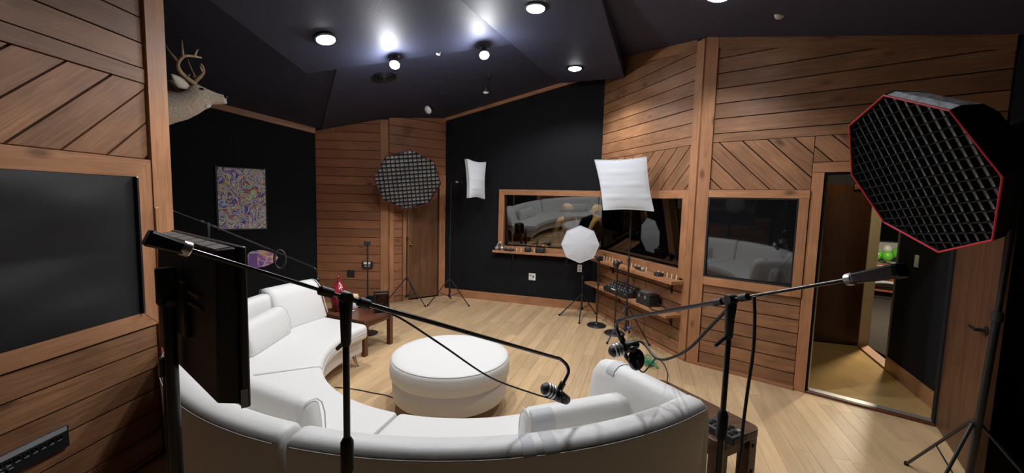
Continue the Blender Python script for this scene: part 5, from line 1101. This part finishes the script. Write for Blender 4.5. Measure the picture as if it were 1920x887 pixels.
t = thing('deer_head', 'mounted deer head with forked antlers beside the painting wall', 'deer head', dq(292, 212))
rings = []
for (x0, y0, x1, y1, lat_) in ((276, 170, 282, 252, 0.17), (300, 177, 303, 240, 0.15), (320, 174, 330, 230, 0.125), (338, 172, 352, 224, 0.105), (347, 166, 372, 214, 0.088), (352, 160, 384, 206, 0.078), (360, 157, 390, 201, 0.072), (372, 159, 394, 198, 0.062), (386, 166, 400, 196, 0.048), (400, 172, 406, 196, 0.040), (411, 176, 413, 196, 0.036), (419, 178, 419, 195, 0.032), (424, 181, 424, 192, 0.022)):
    p, q = dq(x0, y0), dq(x1, y1); c = (p + q) / 2; h_ = (p - q) / 2
    rings.append([c + h_ * math.cos(a) + side * lat_ * math.sin(a) * (1 - 0.12 * math.cos(a)) for a in [2 * math.pi * i / 20 for i in range(20)]])
MB().loft(rings).build('body', M['fur'], t, smooth=70)
MB().ball(dq(423, 183), F3 * 0.022, side * 0.036, UP * 0.022, 12, 8).build('nose', M['black_gloss'], t, smooth=60)
MB().ball(dq(419, 192), F3 * 0.030, side * 0.036, UP * 0.014, 12, 8).build('chin', M['fur_white'], t, smooth=60)
MB().ball(dq(385, 200), F3 * 0.045 + UP * 0.015, side * 0.062, UP * 0.022, 12, 8).build('throat_patch', M['fur_white'], t, smooth=60)
for sg in (1, -1):
    MB().ball(dq(377, 169, 0.058 * sg), F3 * 0.016, side * 0.010, UP * 0.011, 12, 8).build('eye', M['black_gloss'], t, smooth=60)
    ear = []
    for f, w_ in ((0, 0.016), (0.15, 0.030), (0.4, 0.044), (0.65, 0.040), (0.85, 0.024), (1.0, 0.004)):
        c = dq(352 - 34 * f, 166 - 21 * f + 3 * math.sin(math.pi * f), (0.06 + 0.07 * f) * sg); pv_ = (F3 * 0.45 + UP * 0.89); ear.append([c + pv_ * w_ * math.cos(a) + (side * sg) * 0.011 * math.sin(a) for a in [2 * math.pi * i / 10 for i in range(10)]])
    er = MB().loft(ear).build('ear', M['fur'], t, smooth=60)
    inn = []
    for f, w_ in ((0.12, 0.016), (0.4, 0.030), (0.65, 0.027), (0.9, 0.008)):
        c = dq(352 - 34 * f, 166 - 21 * f + 3 * math.sin(math.pi * f), (0.06 + 0.07 * f + 0.0095) * sg); inn.append([c + pv_ * w_ * math.cos(a) + (side * sg) * 0.004 * math.sin(a) for a in [2 * math.pi * i / 10 for i in range(10)]])
    MB().loft(inn).build('ear_lining', M['fur_white'], er, smooth=60)
def antler(sg, beam, tines):
    pts = [dq(x, y, o * sg) for x, y, o in beam]; n = len(pts)
    sp_ = spline(pts, 5); mb = MB(); mb.tube(sp_, [0.021 - 0.013 * i / (len(sp_) - 1) for i in range(len(sp_))], 10); bo = mb.build('antler', M['antler'], t, smooth=60)
    for tn in tines:
        s2 = spline([dq(x, y, o * sg) for x, y, o in tn], 5); MB().tube(s2, [0.0145 - 0.011 * i / (len(s2) - 1) for i in range(len(s2))], 8).build('tine', M['antler'], bo, smooth=60)
antler(1, [(364, 158, 0.03), (350, 150, 0.06), (334, 138, 0.12), (330, 126, 0.16), (340, 114, 0.17), (356, 112, 0.14), (374, 113, 0.10)],
       [[(331, 125, 0.16), (322, 115, 0.17), (313, 104, 0.17), (306, 90, 0.16)], [(338, 114, 0.17), (337, 100, 0.18), (336, 84, 0.18)], [(360, 112, 0.13), (364, 103, 0.13), (368, 99, 0.13)], [(347, 149, 0.07), (351, 145, 0.09), (354, 143, 0.10)]])
antler(-1, [(366, 157, 0.03), (368, 150, 0.06), (380, 138, 0.13), (387, 128, 0.17), (386, 119, 0.17), (381, 112, 0.15)],
       [[(368, 140, 0.10), (364, 128, 0.14), (359, 112, 0.16), (357, 103, 0.17)], [(352, 146, 0.05), (346, 138, 0.09), (340, 128, 0.12)], [(384, 127, 0.17), (381, 120, 0.16), (380, 116, 0.16)]])
MB().box(dq(270, 212) , F3 * 0.03, side * 0.36, UP * 0.46).build('mounting_board', M['walnut'], t, bevel=0.02)
#@@PART6
# ------------------------------------------------------------------ control room behind the long window
cf = MB().add([(-1.0, 6.95, -0.01), (1.40, 6.45, -0.01), (2.05, 4.5, -0.01), (4.1, 5.6, -0.01), (4.0, 10.0, -0.01), (-1.0, 10.0, -0.01)], [[0, 1, 2, 3, 4, 5]]).build('floor_control_room', M['carpet']); cf['kind'] = 'structure'
for nm, a, b in (('wall_control_far', (-0.9, 9.6), (4.2, 9.2)), ('wall_control_side', (-0.7, 7.2), (-0.6, 9.6)), ('wall_control_right', (3.85, 5.9), (4.2, 9.2))):
    q = Wall(a, b); q.n = V((-q.d.y, q.d.x)); q.n = q.n if (V((1.6, 7.8)) - q.A).dot(q.n) > 0 else -q.n; wall_obj(nm, q, M['dark_room'], top=2.7)
mb = MB(); mb.prism([(-0.9, 7.3, 2.62), (1.46, 6.55, 2.62), (2.15, 4.55, 2.62), (3.9, 5.7, 2.62), (4.2, 9.3, 2.62), (-0.7, 9.6, 2.62)], (0, 0, 0.06)); o = mb.build('ceiling_control_room', M['dark_room']); o['kind'] = 'structure'
cl = V((1.05, 7.35, 2.52)); t = thing('control_room_lamp', 'warm ceiling lamp inside the control room', 'ceiling light', cl)
MB().lathe(cl + V((0, 0, 0.10)), (0, 0, -1), [(0.03, 0), (0.03, 0.03), (0.10, 0.06), (0.11, 0.12), (0.0, 0.13)], 20).build('shade', M['black'], t, smooth=40)
MB().ball(cl - V((0, 0, 0.05)), (0.035, 0, 0), (0, 0.035, 0), (0, 0, 0.04), 12, 8).build('bulb', emitter('warm bulb', (1.0, 0.72, 0.35), 25), t, smooth=60)
l = light('SPOT', 'control_lamp', cl - V((0, 0, 0.12)), cl - V((-0.05, -0.05, 1)), 26, 0.05, (1.0, 0.74, 0.36), angle=110, blend=0.5); l.parent = t; l.location = V((0, 0, -0.12))
# desk with lit gear
dk = V((0.75, 7.30, 0)); t = thing('control_desk', 'wooden control room desk behind the glass', 'desk', dk)
MB().abox(dk + V((0, 0, 0.84)), 1.5, 0.5, 0.04, -0.32).build('desktop', M['trim_wood'], t, bevel=0.005)
for a, b in ((-0.68, -0.18), (0.68, -0.18), (-0.68, 0.18), (0.68, 0.18)):
    x, y = a * math.cos(-0.32) - b * math.sin(-0.32), a * math.sin(-0.32) + b * math.cos(-0.32); MB().abox(dk + V((x, y, 0.41)), 0.06, 0.06, 0.82, -0.32).build('leg', M['walnut'], t)
M['gold'] = mat('gold foil wrap', (0.75, 0.52, 0.2), 0.35, metal=0.6, bump=0.6, bscale=30)
for i, (x, w_, h_) in enumerate(((-0.42, 0.16, 0.13), (-0.2, 0.2, 0.09), (0.05, 0.18, 0.11), (0.28, 0.12, 0.16))):
    c = dk + V((x * math.cos(0.32), -x * math.sin(0.32) + 0.02 * (-1) ** i, 0.86)); t = thing('wrapped_parcel', ['crumpled gold parcel at the end of the control desk', 'flat gold parcel on the control desk', 'rounded gold parcel on the control desk behind the small octagon', 'tall gold parcel on the control desk'][i], 'parcel', c)
    rg = []
    for f, k in ((0, 0.9), (0.1, 1.0), (0.7, 0.95), (0.95, 0.7), (1.0, 0.4)):
        rg.append([c + V((w_ * 0.5 * k * math.cos(a) * (1 + 0.12 * math.sin(5 * a + i + 3 * f)), w_ * 0.38 * k * math.sin(a) * (1 + 0.12 * math.cos(4 * a + f)), h_ * f)) for a in [2 * math.pi * j / 14 for j in range(14)]])
    MB().loft(rg).build('wrap', M['gold'], t, smooth=35); MB().lathe(c + V((0, 0, h_ - 0.004)), (0, 0, 1), [(0.018, 0), (0.012, 0.012), (0.028, 0.035), (0.0, 0.036)], 10).build('twist', M['gold'], t)
k0, k1 = V((1.66, 7.23, 0)), V((2.86, 6.55, 0)); kd = (k1 - k0).normalized(); kn_ = V((-kd.y, kd.x, 0)); km = (k0 + k1) / 2
t = thing('control_counter', 'long dark counter with a pale edge strip behind the peg shelf glass', 'counter', km)
MB().box(km + kn_ * 0.2 + V((0, 0, 0.985)), kd * (k1 - k0).length, kn_ * 0.4, (0, 0, 0.03)).build('countertop', M['walnut'], t)
MB().box(km - kn_ * 0.006 + V((0, 0, 0.985)), kd * (k1 - k0).length, kn_ * 0.012, (0, 0, 0.028)).build('edge_strip', M['cream'], t)
for f in (0.06, 0.5, 0.94): MB().box(k0 + (k1 - k0) * f + kn_ * 0.2 + V((0, 0, 0.485)), kd * 0.05, kn_ * 0.34, (0, 0, 0.97)).build('panel_leg', M['walnut'], t)
mp = V((0.0, 7.11, 0)); t = thing('wood_pole', 'thin pale wooden pole standing inside the window at its end', 'pole', mp)
MB().tube([mp + V((-0.02, 0, 0.0)), mp + V((0.02, 0, 1.95))], 0.018, 10).build('shaft', M['cream'], t, smooth=60); MB().lathe(mp + V((-0.02, 0, 0)), (0, 0, 1), [(0.09, 0), (0.09, 0.02), (0.02, 0.03)], 16).build('base', M['walnut'], t)
# ------------------------------------------------------------------ people in the control room, and a stand-in for a reflection
SKIN = mat('skin', (0.52, 0.31, 0.2), 0.5)
def person(label, pos, face, height, top_m, leg_m, hair_m, long_hair, arms, hood=None):
    """one continuous skinned body; arms = ((elbow, wrist) left, right) in body axes (right, forward, up) / height"""
    pos = V((pos[0], pos[1], 0)); k = height; fw = V((math.cos(face), math.sin(face), 0)); rt = V((fw.y, -fw.x, 0)); U = V((0, 0, 1))
    W = lambda a, b, c: pos + (rt * a + fw * b + U * c) * k
    vs_, ed, rad = [], [], []
    def v(p, r, link=None):
        vs_.append(W(*p)); rad.append(r * k)
        if link is not None: ed.append((link, len(vs_) - 1))
        return len(vs_) - 1
    pel = v((0, 0, 0.53), 0.082); wst = v((0, 0.0, 0.62), 0.076, pel); chs = v((0, 0.0, 0.73), 0.088, wst); shc = v((0, -0.005, 0.805), 0.066, chs)
    nk = v((0, 0.0, 0.85), 0.034, shc); jw = v((0, 0.016, 0.882), 0.042, nk); hd = v((0, 0.012, 0.925), 0.056, jw); cr = v((0, 0.004, 0.962), 0.050, hd)
    for sgn in (-1, 1):
        hp_ = v((0.05 * sgn, 0, 0.50), 0.058, pel); kn_ = v((0.055 * sgn, 0.012, 0.28), 0.036, hp_); an_ = v((0.055 * sgn, -0.008, 0.05), 0.024, kn_); v((0.06 * sgn, 0.075, 0.018), 0.018, an_)
        (ex, ey, ez), (wx, wy, wz) = arms[0 if sgn < 0 else 1]
        sh = v((0.105 * sgn, -0.005, 0.80), 0.038, shc); el = v((ex, ey, ez), 0.028, sh); wr_ = v((wx, wy, wz), 0.019, el)
        D = V((wx - ex, wy - ey, wz - ez)).normalized(); sd_ = V((-D.y, D.x, 0.25)).normalized(); pm = V((wx, wy, wz)) + D * 0.035
        pi = v(tuple(pm), 0.020, wr_)
        for j, (o, ln_) in enumerate(((-0.017, 0.042), (-0.006, 0.050), (0.005, 0.047), (0.016, 0.036))):
            a = pm + D * 0.018 + sd_ * o; b = v(tuple(a), 0.0055, pi); c = v(tuple(a + D * ln_ * 0.55 - V((0, 0, 0.004))), 0.005, b); v(tuple(a + D * ln_ - V((0, 0, 0.012))), 0.0045, c)
        a = v(tuple(pm - D * 0.012 - sd_ * 0.024), 0.006, pi); v(tuple(pm + D * 0.012 - sd_ * 0.036), 0.005, a)
    me = bpy.data.meshes.new('tmp'); me.from_pydata([tuple(q) for q in vs_], ed, []); ob = bpy.data.objects.new('tmp', me); COL.objects.link(ob)
    sk = ob.modifiers.new('skin', 'SKIN'); sk.use_smooth_shade = True
    for i, d_ in enumerate(me.skin_vertices[0].data): d_.radius = (rad[i], rad[i]); d_.use_root = (i == 0)
    sb = ob.modifiers.new('sub', 'SUBSURF'); sb.levels = 2; sb.render_levels = 2
    dg = bpy.context.evaluated_depsgraph_get(); m2 = bpy.data.meshes.new_from_object(ob.evaluated_get(dg)); bpy.data.objects.remove(ob)
    t = thing('person', label, 'person', pos)
    for q in m2.vertices: q.co -= pos
    m2.materials.clear(); [m2.materials.append(x) for x in (SKIN, top_m, leg_m, M['black_matte'])]
    wr_pts = [W(*arms[0][1]), W(*arms[1][1])]
    for p in m2.polygons:
        c = p.center + pos; z = c.z / k; p.use_smooth = True
        near = min((c - q).length for q in wr_pts) < 0.10 * k and min(((c - q).length, i) for i, q in enumerate(wr_pts))[0] < 0.10 * k
        p.material_index = 0 if z > 0.852 or (near and z > 0.3) else 1 if z > 0.50 else 2 if z > 0.045 else 3
    body = bpy.data.objects.new('body', m2); reg(body, pos, t)
    for sgn in (-1, 1):
        MB().ball(W(0.02 * sgn, 0.066, 0.928), rt * 0.007 * k, fw * 0.005 * k, U * 0.005 * k, 8, 6).build('eye', M['black'], t, smooth=60)
        MB().ball(W(0.058 * sgn, 0.008, 0.922), rt * 0.008 * k, fw * 0.014 * k, U * 0.02 * k, 8, 6).build('ear', SKIN, t, smooth=60)
    MB().tube([W(0, 0.062, 0.932), W(0, 0.082, 0.908), W(0, 0.064, 0.904)], [0.005 * k, 0.009 * k, 0.006 * k], 8).build('nose', SKIN, t, smooth=60)
    MB().ball(W(0, 0.062, 0.888), rt * 0.016 * k, fw * 0.006 * k, U * 0.005 * k, 8, 6).build('mouth', mat('lips', (0.35, 0.13, 0.1), 0.5), t, smooth=60)
    mb = MB(); rg = []
    for f in range(9):
        th = math.pi * 0.5 * f / 8; rg.append([W(0.064 * math.cos(th) * math.cos(a), -0.004 + 0.066 * math.cos(th) * math.sin(a) - 0.006, 0.925 + (0.0 if math.sin(a) < 0.3 else 0.022) * (1 - f / 8) + 0.066 * math.sin(th)) for a in [2 * math.pi * j / 18 for j in range(18)]])
    if long_hair:
        low = []
        for zz, wd, bk_ in ((0.70, 0.060, 0.035), (0.76, 0.070, 0.04), (0.83, 0.068, 0.045), (0.88, 0.066, 0.055)):
            low.append([W(wd * math.cos(a), -0.055 + bk_ * math.sin(a), zz) for a in [2 * math.pi * j / 18 for j in range(18)]])
        MB().loft(low).build('long_hair', hair_m, t, smooth=60)
    MB().loft(rg).build('hair' if not hood else 'hood', hood or hair_m, t, smooth=60)
    return t
TAN = mat('tan fleece', (0.50, 0.38, 0.22), 0.85, bump=0.2, bscale=60); PANT = mat('dark trousers', (0.03, 0.03, 0.04), 0.8)
PALE = mat('pale peach blouse', (0.6, 0.40, 0.26), 0.8); GRN = mat('green sweater', (0.03, 0.16, 0.05), 0.85)
HAIR = mat('light brown hair', (0.24, 0.15, 0.075), 0.6, bump=0.5, bscale=60)
pm_ = at(1118, 440, 7.8); person('person in a tan hooded fleece turned aside behind the glass', (pm_.x, pm_.y), R_(150), 1.70, TAN, PANT, HAIR, False, (((-0.15, 0.04, 0.66), (-0.10, 0.15, 0.62)), ((0.15, 0.04, 0.66), (0.10, 0.16, 0.64))), hood=TAN)
pw = at(1062, 440, 7.75); person('long-haired person in a pale blouse with their back to the glass', (pw.x, pw.y), R_(115), 1.71, PALE, PANT, HAIR, True, (((-0.14, 0.02, 0.64), (-0.10, 0.12, 0.56)), ((0.14, 0.02, 0.64), (0.09, 0.12, 0.56))))
pg = at(1296, 440, 7.3); person('green-sweatered figure reaching one arm, standing in for a reflection in the glass', (pg.x, pg.y), R_(-150), 1.72, GRN, PANT, HAIR, False, (((-0.14, 0.06, 0.70), (-0.10, 0.16, 0.72)), ((0.15, 0.08, 0.72), (0.10, 0.24, 0.76))))  # figure added behind the pane in place of a mirrored one
